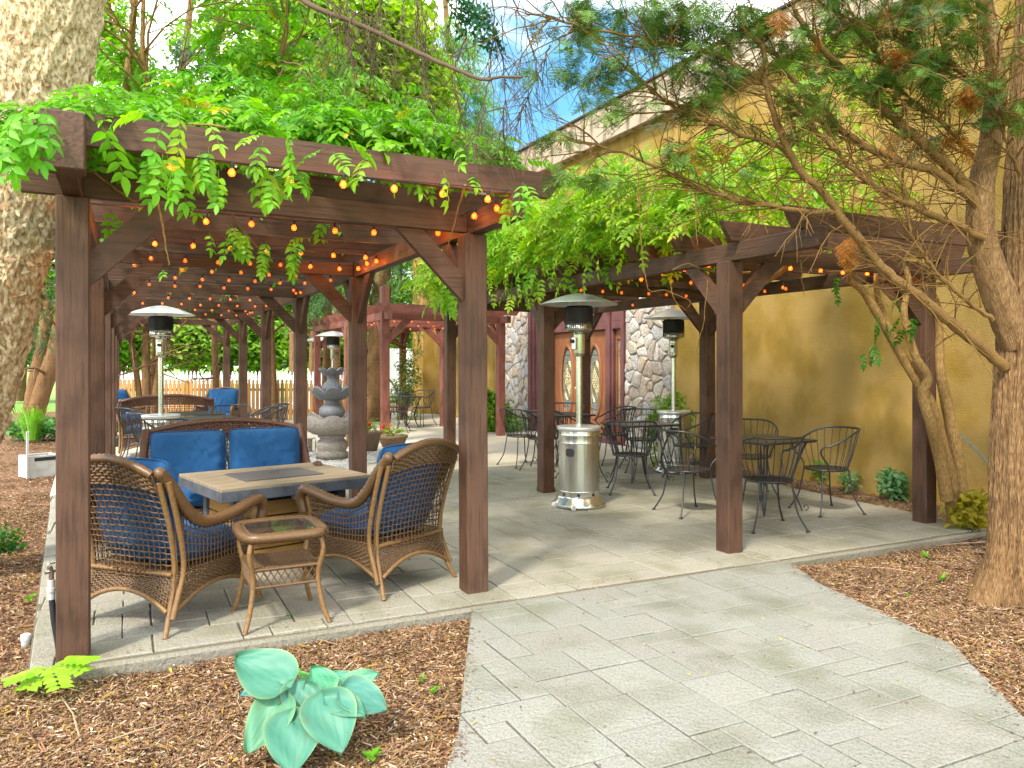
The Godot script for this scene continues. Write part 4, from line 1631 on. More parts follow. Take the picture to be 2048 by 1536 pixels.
func iron_table() -> Node3D:
	var g := thing("iron_table", Vector3.ZERO, 0, "x", "table", "black wrought iron tables")
	var h := 0.38
	var poly := PackedVector2Array()
	for k in 4:
		for i in 6:
			var t := PI / 2 * k + PI / 2 * i / 5
			poly.append(Vector2([1, -1, -1, 1][k] * (h - 0.06), [1, 1, -1, -1][k] * (h - 0.06)) + Vector2(cos(t), sin(t)) * 0.06)
	var s := Shape.new()
	s.prism(poly, 0.012, Transform3D(Basis(Vector3(1, 0, 0), Vector3(0, 0, -1), Vector3(0, 1, 0)), Vector3(0, 0.72, 0)))
	var rimp := PackedVector3Array()
	for i in poly.size() + 1:
		var q := poly[i % poly.size()]
		rimp.append(Vector3(q.x, 0.715, -q.y))
	s.tube(rimp, 0.013, 6, false)
	obj("tabletop", s.mesh(), M.iron, g)
	for sx: float in [-1.0, 1.0]:
		for sz: float in [-1.0, 1.0]:
			s = Shape.new()
			for k in 3:
				var o := Vector3(sx, 0, -sz) * (0.022 * (k - 1))
				s.tube(smooth([Vector3(sx * 0.30, 0.71, sz * 0.30) + o, Vector3(sx * 0.24, 0.5, sz * 0.24) + o, Vector3(sx * 0.20, 0.28, sz * 0.20) + o, Vector3(sx * 0.25, 0.08, sz * 0.25) + o * 0.5, Vector3(sx * 0.27, 0.012, sz * 0.27)], 4), 0.0075, 5)
			var curl := PackedVector3Array()
			for i in 14:
				var t := -PI / 2 + i * 0.42
				var r := 0.034 * (1.0 - i * 0.05)
				curl.append(Vector3(sx * 0.27, 0.045, sz * 0.27) + Vector3(sx, 0, sz).normalized() * (0.03 + cos(t) * r) + Vector3(0, sin(t) * r, 0))
			s.tube(curl, 0.006, 5)
			obj("leg", s.mesh(), M.iron, g)
	return g


func make_iron() -> void:
	var c0 := iron_chair()
	var t0 := iron_table()
	var tables := [
		[5.78, 6.02, 0.06, "nearest black iron table, beside the ochre wall behind the right posts"],
		[5.84, 8.25, -0.05, "square black iron table between the two right steel heaters"],
		[5.8, 10.2, 0.1, "black iron table in front of the entrance doors"],
		[5.55, 17.1, 0.2, "distant black iron table under the reddish pergola, nearer the corner"],
		[4.7, 18.6, 0.0, "distant black iron table left of the tall reddish post"],
		[0.95, 11.75, 0.1, "black iron table behind the near loveseat, right of the heater"],
		[0.9, 12.95, 0.0, "black iron table just before the distant loveseat"],
	]
	for i in tables.size():
		var e: Array = tables[i]
		if i == 0:
			t0.position = Vector3(e[0], 0, -e[1])
			t0.rotation.y = e[2]
			t0.set_meta("label", e[3])
		else:
			dup(t0, "iron_table", Vector3(e[0], 0, -e[1]), e[2], e[3])
	# x, depth, facing (dx, db), label
	var chairs := [
		[5.22, 5.36, 0.35, 0.94, "black iron chair turned away, nearest the right front post"],
		[6.28, 5.66, -0.98, 0.2, "black iron chair with its back to the ochre wall, nearest wall chair"],
		[5.0, 6.22, 0.98, -0.1, "black iron chair left of the nearest table, facing the wall"],
		[6.3, 6.75, -0.5, -0.85, "black iron chair behind the nearest table, partly hidden by the post"],
		[5.2, 7.52, 0.5, 0.86, "black iron chair turned away before the table between the two right heaters"],
		[6.35, 8.95, -0.4, -0.9, "black iron chair behind the table between the two right heaters"],
		[5.15, 8.55, 0.95, -0.15, "black iron chair just right of the near steel heater, at the second table"],
		[6.45, 8.0, -1.0, 0.1, "black iron chair right of the second table, beside the wall heater"],
		[5.1, 10.15, 0.95, 0.1, "leftmost iron chair on the pale concrete before the stone panel"],
		[5.2, 9.68, 0.7, 0.7, "iron chair touching the brown post left of the near heater"],
		[6.25, 10.85, -0.6, -0.8, "iron chair with a bright rim behind the doorway table"],
		[6.45, 9.75, -0.9, 0.3, "iron chair before the right doorway sidelight"],
		[5.15, 16.2, 0.4, 0.9, "distant iron chair with pale worn seat, turned away under reddish pergola"],
		[6.2, 17.6, -0.8, -0.5, "distant iron chair right of the far table, by the stucco corner"],
		[5.6, 18.0, 0.0, -1.0, "distant iron chair behind the far corner table"],
		[4.1, 18.2, 0.9, 0.3, "distant iron chair left of the tall reddish post"],
		[0.42, 10.25, 0.5, 0.85, "dark iron chair right behind the loveseat's left arm"],
		[0.25, 11.5, 0.95, 0.2, "dark iron chair left of the heater behind the loveseat"],
		[1.75, 11.95, -0.95, -0.2, "dark iron chair right of the table behind the loveseat"],
		[1.35, 12.6, -0.3, -0.95, "dark iron chair between the two tables behind the loveseat"],
		[0.1, 12.9, 1.0, 0.1, "dark iron chair at the left end of the distant loveseat"],
		[1.95, 12.9, -0.9, 0.2, "dark iron chair at the right end of the distant loveseat"],
	]
	for i in chairs.size():
		var e: Array = chairs[i]
		var turn := face(e[2], e[3])
		if i == 0:
			c0.position = Vector3(e[0], 0, -e[1])
			c0.rotation.y = turn
			c0.set_meta("label", e[4])
		else:
			dup(c0, "iron_chair", Vector3(e[0], 0, -e[1]), turn, e[4])


# ---------------------------------------------------------------- heaters
func make_heaters() -> void:
	var g := thing("patio_heater", Vector3.ZERO, 0, "x", "patio heater", "steel patio heaters")
	var s := Shape.new()
	s.lathe([[0.0, 0.0], [0.275, 0.0], [0.28, 0.02], [0.275, 0.045], [0.25, 0.06], [0.235, 0.10], [0.215, 0.115]], Vector3.ZERO, 36)
	obj("base", s.mesh(), M.steel, g)
	s = Shape.new()
	s.lathe([[0.215, 0.11], [0.213, 0.16], [0.217, 0.165], [0.217, 0.17], [0.213, 0.175], [0.213, 0.66], [0.217, 0.665], [0.217, 0.67], [0.213, 0.675], [0.213, 0.74], [0.217, 0.745], [0.217, 0.75], [0.213, 0.755], [0.213, 0.80]], Vector3.ZERO, 48)
	var tank := obj("tank_housing", s.mesh(), M.steel, g)
	s = Shape.new()
	for t: float in [-0.9, -0.12, 0.66, 1.8, 2.8, 3.8, 4.7]:
		var d := Vector3(sin(t), 0, cos(t))
		s.tube(PackedVector3Array([d * 0.2125 + Vector3(0, 0.14, 0), d * 0.2165 + Vector3(0, 0.14, 0)]), 0.017, 12)
	# the hand hole, an oval recess
	var t0 := -0.55
	var hole := PackedVector2Array()
	for i in 20:
		var q := Vector2(cos(TAU * i / 20), sin(TAU * i / 20))
		var k := 1.0 / pow(pow(absf(q.x), 3.5) + pow(absf(q.y), 3.5), 1 / 3.5)
		hole.append(Vector2(q.x * k * 0.046, q.y * k * 0.042))
	var zd := Vector3(sin(t0), 0, cos(t0))
	s.prism(hole, 0.012, Transform3D(Basis(Vector3.UP.cross(zd), Vector3.UP, zd), zd * 0.211 + Vector3(0, 0.575, 0)))
	obj("openings", s.mesh(), M.black_metal, tank)
	s = Shape.new()
	s.lathe([[0.0, 0.792], [0.215, 0.792], [0.228, 0.80], [0.23, 0.826], [0.226, 0.836], [0.0, 0.838]], Vector3.ZERO, 40)
	obj("table_ring", s.mesh(), M.dome_metal, g)
	s = Shape.new()
	s.lathe([[0.032, 0.83], [0.032, 1.56], [0.045, 1.57], [0.06, 1.60], [0.06, 1.79], [0.07, 1.82], [0.125, 1.83], [0.14, 1.85], [0.14, 1.93], [0.0, 1.93]], Vector3.ZERO, 28)
	s.box(Vector3(-0.05, 1.70, 0.05), Vector3(0.05, 0.13, 0.05), Basis.from_euler(Vector3(0, -0.8, 0)), 0.006)
	var pole := obj("pole", s.mesh(), M.steel, g)
	s = Shape.new()
	s.tube(PackedVector3Array([Vector3(-0.06, 1.72, 0.06), Vector3(-0.09, 1.72, 0.09)]), 0.022, 10)
	obj("valve_knob", s.mesh(), M.black_metal, pole)
	# burner: a dark mesh cylinder
	s = Shape.new()
	s.lathe([[0.135, 1.93], [0.142, 1.935], [0.142, 2.06], [0.135, 2.09], [0.0, 2.09]], Vector3.ZERO, 28)
	for i in 36:
		var d := Vector3(cos(TAU * i / 36), 0, sin(TAU * i / 36))
		s.tube(PackedVector3Array([d * 0.144 + Vector3(0, 1.85, 0), d * 0.144 + Vector3(0, 2.07, 0)]), 0.0025, 4)
	obj("burner", s.mesh(), M.black_metal, g)
	s = Shape.new()
	s.lathe([[0.0, 2.20], [0.16, 2.188], [0.27, 2.152], [0.36, 2.118], [0.408, 2.106], [0.405, 2.112], [0.36, 2.13], [0.27, 2.165], [0.16, 2.20], [0.06, 2.222], [0.0, 2.228]], Vector3.ZERO, 40)
	for i in 4:
		s.tube(PackedVector3Array([Vector3(cos(i * PI / 2), 0, sin(i * PI / 2)) * 0.1 + Vector3(0, 2.08, 0), Vector3(cos(i * PI / 2), 0, sin(i * PI / 2)) * 0.1 + Vector3(0, 2.2, 0)]), 0.006, 5)
	obj("reflector", s.mesh(), M.dome_metal, g)
	s = Shape.new()
	s.tube(PackedVector3Array([Vector3(-0.25, 0.03, 0.14), Vector3(-0.10, 0.03, 0.28)]), 0.008, 6)
	var ax := obj("axle", s.mesh(), M.steel, g)
	for p: Vector3 in [Vector3(-0.265, 0.03, 0.125), Vector3(-0.085, 0.03, 0.295)]:
		s = Shape.new()
		var d := Vector3(0.15, 0, 0.14).normalized() * 0.013
		s.tube(PackedVector3Array([p - d, p + d]), 0.03, 14)
		obj("wheel", s.mesh(), M.rubber, ax)
	var list := [
		[5.27 - 0.0, 6.77, 0.0, "nearest steel patio heater, in front of the doorway beside a brown post"],
		[6.70, 8.66, 0.4, "steel patio heater close to the ochre wall, dull mesh burner"],
		[0.33, 10.9, 1.0, "steel patio heater behind the blue loveseat under the long pergola"],
		[4.72, 22.2, 2.0, "farthest steel patio heater left of the stone fountain"],
		[4.16, 17.95, 3.0, "steel patio heater right behind the stone fountain"],
	]
	for i in list.size():
		var e: Array = list[i]
		if i == 0:
			# standing right of the second post row
			g.position = foot(1158, 1011)
			g.position.y = 0.0
			g.rotation.y = -0.44
			g.set_meta("label", e[3])
		else:
			dup(g, "patio_heater", Vector3(e[0], 0, -e[1]), e[2] - 0.44, e[3])


# ---------------------------------------------------------------- fountain and pots
func make_fountain() -> void:
	var at := Vector3(2.79, 0, -12.1)
	var g := thing("fountain", at, 0.2, "three-tiered grey stone lotus fountain behind the second post", "fountain")
	var s := Shape.new()
	s.lathe([[0.0, 0.0], [0.24, 0.0], [0.245, 0.10], [0.225, 0.115], [0.215, 0.14], [0.235, 0.17], [0.245, 0.21], [0.235, 0.26], [0.205, 0.30], [0.185, 0.31], [0.185, 0.335], [0.215, 0.345], [0.215, 0.375], [0.19, 0.385]], Vector3.ZERO, 40)
	obj("pedestal", s.mesh(), M.old_stone, g)
	s = Shape.new()
	s.lathe([[0.17, 0.37], [0.30, 0.40], [0.40, 0.47], [0.435, 0.55], [0.435, 0.63, 0.06], [0.415, 0.645, 0.06], [0.39, 0.60], [0.2, 0.56], [0.0, 0.56]], Vector3.ZERO, 64, 8)
	obj("basin", s.mesh(), M.old_stone, g)
	s = Shape.new()
	s.lathe([[0.0, 0.585], [0.40, 0.585]], Vector3.ZERO, 40)
	obj("water", s.mesh(), M.glass, g)
	s = Shape.new()
	s.lathe([[0.10, 0.56], [0.12, 0.62], [0.185, 0.68], [0.205, 0.74], [0.185, 0.80], [0.13, 0.85], [0.105, 0.88], [0.11, 0.93], [0.10, 0.95]], Vector3.ZERO, 36)
	obj("urn", s.mesh(), M.fountain_stone, g)
	s = Shape.new()
	s.lathe([[0.08, 0.91], [0.20, 0.93], [0.28, 0.985], [0.325, 1.04, 0.075], [0.315, 1.055, 0.075], [0.25, 1.01], [0.1, 0.97], [0.0, 0.97]], Vector3.ZERO, 64, 8)
	obj("lotus_bowl", s.mesh(), M.fountain_stone, g)
	s = Shape.new()
	s.lathe([[0.07, 0.96], [0.09, 1.0], [0.14, 1.05], [0.155, 1.10], [0.135, 1.16], [0.085, 1.21], [0.075, 1.25], [0.09, 1.30]], Vector3.ZERO, 32)
	obj("urn", s.mesh(), M.fountain_stone, g)
	s = Shape.new()
	s.lathe([[0.06, 1.285], [0.12, 1.30], [0.165, 1.34], [0.195, 1.365, 0.05], [0.187, 1.375, 0.05], [0.14, 1.34], [0.0, 1.33]], Vector3.ZERO, 56, 8)
	obj("lotus_bowl", s.mesh(), M.fountain_stone, g)
	# white gravel round it
	s = Shape.new()
	for i in 60:
		s.col = Color(1, 1, 1) * rr(0.55, 1.0)
		s.ball(Vector3(rr(-0.15, 0.15), 0.008, rr(-0.15, 0.15)), Vector3(rr(0.01, 0.022), rr(0.006, 0.013), rr(0.01, 0.022)), 6, 4)
	var where := []
	var tint := []
	for i in 120:
		var t := rr(0, TAU)
		var r := sqrt(rng.randf()) * 1.25
		where.append(Transform3D(Basis.from_euler(Vector3(0, rr(0, TAU), 0)), at + Vector3(cos(t) * r, 0.0, sin(t) * r)))
		tint.append(Color.WHITE * rr(0.85, 1.0))
	tag(many("gravel", s.mesh(), M.pebble, where, tint), "white gravel spread around the fountain's foot", "gravel", "", "stuff")
	# small pump box beside it
	var b := thing("pump_box", foot(618, 905) * Vector3(1, 0, 1), 0.3, "small grey electrical box with a wire loop, left of fountain", "electrical box")
	s = Shape.new()
	s.box(Vector3(0, 0.12, 0), Vector3(0.09, 0.24, 0.08), Basis.IDENTITY, 0.01)
	obj("housing", s.mesh(), M.old_stone, b)
	s = Shape.new()
	s.tube(smooth([Vector3(0.04, 0.2, 0), Vector3(0.1, 0.24, 0), Vector3(0.12, 0.15, 0), Vector3(0.11, 0.0, 0)], 5), 0.006, 5)
	obj("wire", s.mesh(), M.black_rubber, b)


func flowers(called: String, at: Vector3, label: String, red: int, w: float) -> void:
	var g := thing(called, at, 0, label, "flowers", "flowers in the two pots")
	var s := Shape.new()
	for i in 90:
		var p := Vector3(rr(-w, w), rr(0.0, 0.14), rr(-0.1, 0.1))
		s.col = Color(0.16, 0.36, 0.03).lerp(Color(0.55, 0.62, 0.10), rng.randf()) * rr(0.6, 1.0)
		leaf_blade(s, Transform3D(Basis.from_euler(Vector3(rr(-0.2, 1.1), rr(0, TAU), rr(-0.5, 0.5))), p), rr(0.05, 0.10), rr(0.03, 0.05))
	for i in 14:
		var t := rr(-0.7, 0.7)
		s.col = Color(0.35, 0.45, 0.1)
		s.tube(PackedVector3Array([Vector3(-w * 0.3, 0.02, 0), Vector3(-w * 0.3 + t * 0.12, 0.17, rr(-0.05, 0.05)), Vector3(-w * 0.3 + t * 0.3, 0.26, rr(-0.1, 0.1))]), 0.003, 4)
	obj("foliage", s.mesh(), M.leaf, g)
	for i in red:
		s = Shape.new()
		var c: Vector3 = Vector3(-w * 0.75 + rr(0, w * 0.8), rr(0.12, 0.2), rr(-0.06, 0.08))
		for k in 16:
			s.col = Color(0.75, 0.015, 0.02) * rr(0.7, 1.0)
			leaf_blade(s, Transform3D(Basis.from_euler(Vector3(rr(-1.5, 1.5), rr(0, TAU), rr(-1, 1))), c + rv(0.022)), 0.04, 0.04)
		obj("bloom", s.mesh(), M.petal, g)


func make_pots() -> void:
	var p1 := foot(786, 893) * Vector3(1, 0, 1)
	var g := thing("planter", p1, 0.1, "low wide clay planter with tapered sides, right one of two", "planter", "clay planters by the fountain")
	var s := Shape.new()
	s.lathe([[0.0, 0.0], [0.19, 0.0], [0.245, 0.15], [0.265, 0.16], [0.27, 0.20], [0.25, 0.205], [0.235, 0.18], [0.0, 0.18]], Vector3.ZERO, 28)
	obj("pot", s.mesh(), M.pot_clay, g)
	flowers("potted_flowers", p1 + Vector3(0, 0.17, 0), "red and lime green flowers in the low right planter", 3, 0.22)
	var p2 := foot(738, 903) * Vector3(1, 0, 1)
	g = thing("planter", p2, 0.0, "taller clay planter half hidden behind the second post", "planter", "clay planters by the fountain")
	s = Shape.new()
	s.lathe([[0.0, 0.0], [0.13, 0.0], [0.20, 0.28], [0.22, 0.29], [0.225, 0.34], [0.205, 0.345], [0.19, 0.31], [0.0, 0.31]], Vector3.ZERO, 28)
	obj("pot", s.mesh(), M.pot_clay, g)
	flowers("potted_flowers", p2 + Vector3(0, 0.31, 0), "red flowers with spiky grass in the taller left planter", 3, 0.16)


# ---------------------------------------------------------------- leaves
var leafy := {}


func make_leaf_shapes() -> void:
	for k in 3:
		# a pinnate leaf: paired leaflets along a stalk, drooping towards its tip
		var s := Shape.new()
		var n := 4 + k
		var l := 0.19 + 0.03 * k
		var p := PackedVector3Array()
		for i in 6:
			var t := i / 5.0
			p.append(Vector3(0, -0.05 * t * t, -l * t))
		s.col = Color(0.75, 0.8, 0.4)
		s.tube(p, 0.0016, 3, false)
		for i in n:
			var t := 0.28 + 0.68 * i / (n - 1.0)
			var c := Vector3(0, -0.05 * t * t, -l * t)
			for sg: float in [-1.0, 1.0]:
				s.col = Color.WHITE * rr(0.72, 1.0)
				leaf_blade(s, Transform3D(Basis.from_euler(Vector3(rr(-0.55, -0.1), sg * rr(-1.25, -0.95), sg * rr(-0.3, 0.2))), c), rr(0.056, 0.072), rr(0.026, 0.033))
		s.col = Color.WHITE * 0.95
		leaf_blade(s, Transform3D(Basis.from_euler(Vector3(-0.5, rr(-0.2, 0.2), 0)), Vector3(0, -0.05, -l)), 0.075, 0.033)
		leafy["pinnate_%d" % k] = s.mesh()
	for k in 3:
		# a spray of plain leaves
		var s := Shape.new()
		for i in 22:
			s.col = Color.WHITE * rr(0.6, 1.0)
			leaf_blade(s, Transform3D(Basis.from_euler(Vector3(rr(-1.1, 0.3), rr(0, TAU), rr(-0.5, 0.5))), rv(0.12)), rr(0.06, 0.10), rr(0.035, 0.055))
		leafy["spray_%d" % k] = s.mesh()
	for k in 3:
		# a flat feather of scale leaves
		var s := Shape.new()
		var l := 0.17
		for i in 12:
			var t := i / 11.0
			for sg: float in [-1.0, 1.0]:
				var w := 0.075 * (1.0 - t) + 0.018
				var a := Vector3(0, -0.03 * t * t, -l * t)
				var d := Vector3(sg * w, rr(-0.018, 0.008), -w * rr(0.6, 1.1))
				s.col = Color.WHITE * rr(0.55, 1.0)
				for m in 3:
					var q := a + d * (m / 3.0)
					var e := a + d * ((m + 1.0) / 3.0)
					var side := Vector3(0.2, 0, sg).normalized() * 0.0032
					s.quad(q - side, q + side, e + side, e - side, Vector3(rr(-0.3, 0.3), 1, rr(-0.3, 0.3)).normalized())
					var u := Vector3(rr(-0.006, 0.006) + sg * 0.004, rr(-0.004, 0.004), -0.014)
					s.tri(e - side, e + side, e + u, Vector3(rr(-0.3, 0.3), 1, 0).normalized())
					s.tri(e - side, e + side, e + Vector3(sg * 0.013, 0, -0.003), Vector3(0, 1, rr(-0.3, 0.3)).normalized())
		leafy["cedar_%d" % k] = s.mesh()
	for k in 2:
		# drooping needle tuft of a conifer
		var s := Shape.new()
		for i in 46:
			var t := rng.randf()
			var a := Vector3(0, -0.12 * t * t, -0.3 * t)
			var d := Vector3(rr(-1, 1), rr(-0.9, 0.35), rr(-1, -0.1)).normalized() * rr(0.05, 0.1)
			var side := d.cross(Vector3.UP).normalized() * 0.0035
			s.col = Color.WHITE * rr(0.5, 1.0)
			s.tri(a - side, a + side, a + d, side.cross(d).normalized())
		leafy["needle_%d" % k] = s.mesh()


# leaf meshes spread through ellipsoids: lobes are [centre, radii, count]
func foliage(parent: Node3D, called: String, kind: String, variants: int, m: Material, lobes: Array, size: Vector2, c0: Color, c1: Color, droop := 0.5, shell := 0.4) -> void:
	var where := []
	var tint := []
	for v in variants:
		where.append([])
		tint.append([])
	var f := FastNoiseLite.new()
	f.seed = taken.size() * 7 + 3
	f.frequency = 1.6
	for e: Array in lobes:
		var c: Vector3 = e[0]
		var r: Vector3 = e[1]
		for i in int(e[2]):
			var d := rv(1.0)
			while d.length() > 1.0:
				d = rv(1.0)
			if rng.randf() < shell:
				d = d.normalized() * rr(0.8, 1.08)
			var p := c + d * r
			# clumps and gaps
			if f.get_noise_3d(p.x, p.y, p.z) < -0.16:
				continue
			var k := rng.randi() % variants
			var out := atan2(-d.x, -d.z) + rr(-1.3, 1.3)
			var ba := Basis.from_euler(Vector3(rr(-droop, 0.25) - droop * 0.4, out, rr(-0.6, 0.6))).scaled(Vector3.ONE * rr(size.x, size.y))
			where[k].append(Transform3D(ba, p))
			var turned := rng.randf() < 0.035 and kind == "pinnate"
			tint[k].append(Color(0.62, 0.52, 0.06) * rr(0.6, 1.0) if turned else c0.lerp(c1, clampf(rng.randf() * 0.75 + f.get_noise_3d(p.x * 0.6, p.y * 0.6 + 9, p.z * 0.6) * 0.6 + 0.1, 0, 1)) * rr(0.7, 1.05))
	for k in variants:
		if where[k].size():
			many(called, leafy["%s_%d" % [kind, k]], m, where[k], tint[k], parent)


func limb(s: Shape, ctrl: Array, r0: float, r1: float, per := 7, wob := 0.02, sides := 9) -> PackedVector3Array:
	var p := smooth(ctrl, per)
	for i in range(1, p.size() - 1):
		p[i] += rv(wob)
	s.tube(p, taper(r0, r1, p.size()), sides)
	return p


func twigs(s: Shape, along: PackedVector3Array, n: int, l: Vector2, r: float, bias: Vector3, from := 0.15) -> Array:
	var tips := []
	for i in n:
		var k := int(rr(from, 0.999) * (along.size() - 1))
		var a := along[k]
		var dir := (along[mini(k + 1, along.size() - 1)] - along[maxi(k - 1, 0)]).normalized()
		var d := (dir * rr(0.2, 0.9) + rv(0.8) + bias).normalized()
		var len := rr(l.x, l.y)
		var p := PackedVector3Array([a])
		for j in 4:
			d = (d + rv(0.28) + Vector3(0, -0.06, 0)).normalized()
			p.append(p[p.size() - 1] + d * len / 4)
		s.tube(p, taper(r, r * 0.35, 5), 4, false)
		tips.append(p[4])
		if len > 0.25:
			for j in 3:
				var b := p[1 + j]
				var e := (d + rv(0.9)).normalized() * len * rr(0.25, 0.5)
				s.tube(PackedVector3Array([b, b + e * 0.5 + rv(0.01), b + e]), taper(r * 0.6, r * 0.25, 3), 3, false)
	return tips


# a trunk whose bark stands out in ridges
func barked(ctrl: Array, radii: Array, sides: int, per: int, amp: float, vert: float, seed_: int, flare := 0.0, ridged := false) -> ArrayMesh:
	var f := FastNoiseLite.new()
	f.seed = seed_
	f.frequency = 1.0
	f.fractal_octaves = 4
	var p := smooth(ctrl, per)
	var rows := []
	for i in p.size():
		var t := float(i) / (p.size() - 1) * (radii.size() - 1)
		var r := lerpf(radii[int(t)], radii[mini(int(t) + 1, radii.size() - 1)], t - int(t))
		var d := (p[mini(i + 1, p.size() - 1)] - p[maxi(i - 1, 0)]).normalized()
		var x := d.cross(Vector3(0, 0, 1)).normalized()
		var z := x.cross(d)
		var row := PackedVector3Array()
		for k in sides + 1:
			var a := TAU * (k % sides) / sides
			var e := x * cos(a) + z * sin(a)
			var q := f.get_noise_3d(e.x * 3.0, p[i].y * vert, e.z * 3.0) + 0.6 * f.get_noise_3d(e.x * 9.0, p[i].y * vert * 2.0, e.z * 9.0)
			if ridged:
				var tw := a + p[i].y * 0.12
				var er := Vector3(cos(tw), 0, sin(tw))
				q = 0.7 - 2.2 * absf(f.get_noise_3d(er.x * 4.5, p[i].y * vert, er.z * 4.5)) - 1.2 * absf(f.get_noise_3d(er.x * 12.0, p[i].y * vert * 1.6, er.z * 12.0 + 7.0))
			var fl := 0.0
			if flare > 0.0:
				fl = flare * exp(-maxf(p[i].y + 0.1, 0.0) * 5.0) * (0.6 + 0.6 * sin(a * 5.0 + seed_))
			row.append(p[i] + e * (r + amp * q + fl))
		rows.append(row)
	var s := Shape.new()
	s.sheet(rows)
	return s.mesh()


func make_birch() -> void:
	var g := thing("birch_tree", foot(-190, 1180) * Vector3(1, 0, 1), 0, "large pale birch with shaggy peeling bark at far left", "tree")
	var o := g.position
	var z := 5.5
	var ctrl := []
	for e: Array in [[-250, 1190], [-100, 900], [-20, 620], [20, 450], [62, 250], [108, 0], [150, -260], [185, -560], [200, -900]]:
		ctrl.append(spot(e[0], e[1], z) - o)
	obj("trunk", barked(ctrl, [0.28, 0.265, 0.28, 0.285, 0.30, 0.31, 0.27, 0.22, 0.12], 130, 30, 0.045, 3.4, 3, 0.0), M.birch_bark, g)
	# papery curls standing off the trunk
	var s := Shape.new()
	for i in 1500:
		var t := rr(0.02, 0.72) * (ctrl.size() - 1)
		var a: Vector3 = ctrl[int(t)]
		var c: Vector3 = a.lerp(ctrl[int(t) + 1], t - int(t))
		var ph := rr(0, TAU)
		var e := Vector3(cos(ph), 0, sin(ph))
		var u := Vector3(-e.z, 0, e.x)
		s.col = Color(0.60, 0.50, 0.32).lerp(Color(0.26, 0.13, 0.05), pow(rng.randf(), 0.9)) * rr(0.75, 1.0)
		var up := (Vector3.UP * rr(-1, 1) + u * rr(-1, 1)).normalized()
		var lean := (up + e * rr(0.1, 0.45)).normalized()
		var side := e.cross(lean).normalized()
		leaf_blade(s, Transform3D(Basis(side, lean.cross(side) * -1.0, -lean), c + e * rr(0.275, 0.325)), rr(0.025, 0.08), rr(0.015, 0.04), rr(-0.6, 0.6))
	obj("peeling_bark", s.mesh(), M.chip, g).set_meta("kind", "stuff")
	# limbs and a crown far above the frame
	s = Shape.new()
	var top: Vector3 = ctrl[7]
	var lobes := []
	for i in 5:
		var t := TAU * i / 5
		var e := top + Vector3(cos(t) * rr(1.2, 2.8), rr(1.5, 3.5), sin(t) * rr(1.2, 2.8))
		limb(s, [top - Vector3(0, 0.6, 0), top.lerp(e, 0.5) + Vector3(0, 0.3, 0), e], 0.09, 0.02)
		lobes.append([e, Vector3(1.0, 0.8, 1.0), 60])
	obj("limb", s.mesh(), M.branch_bark, g)
	foliage(g, "crown", "spray", 3, M.leaf, lobes, Vector2(1.4, 2.2), Color(0.11, 0.30, 0.03), Color(0.22, 0.46, 0.05))


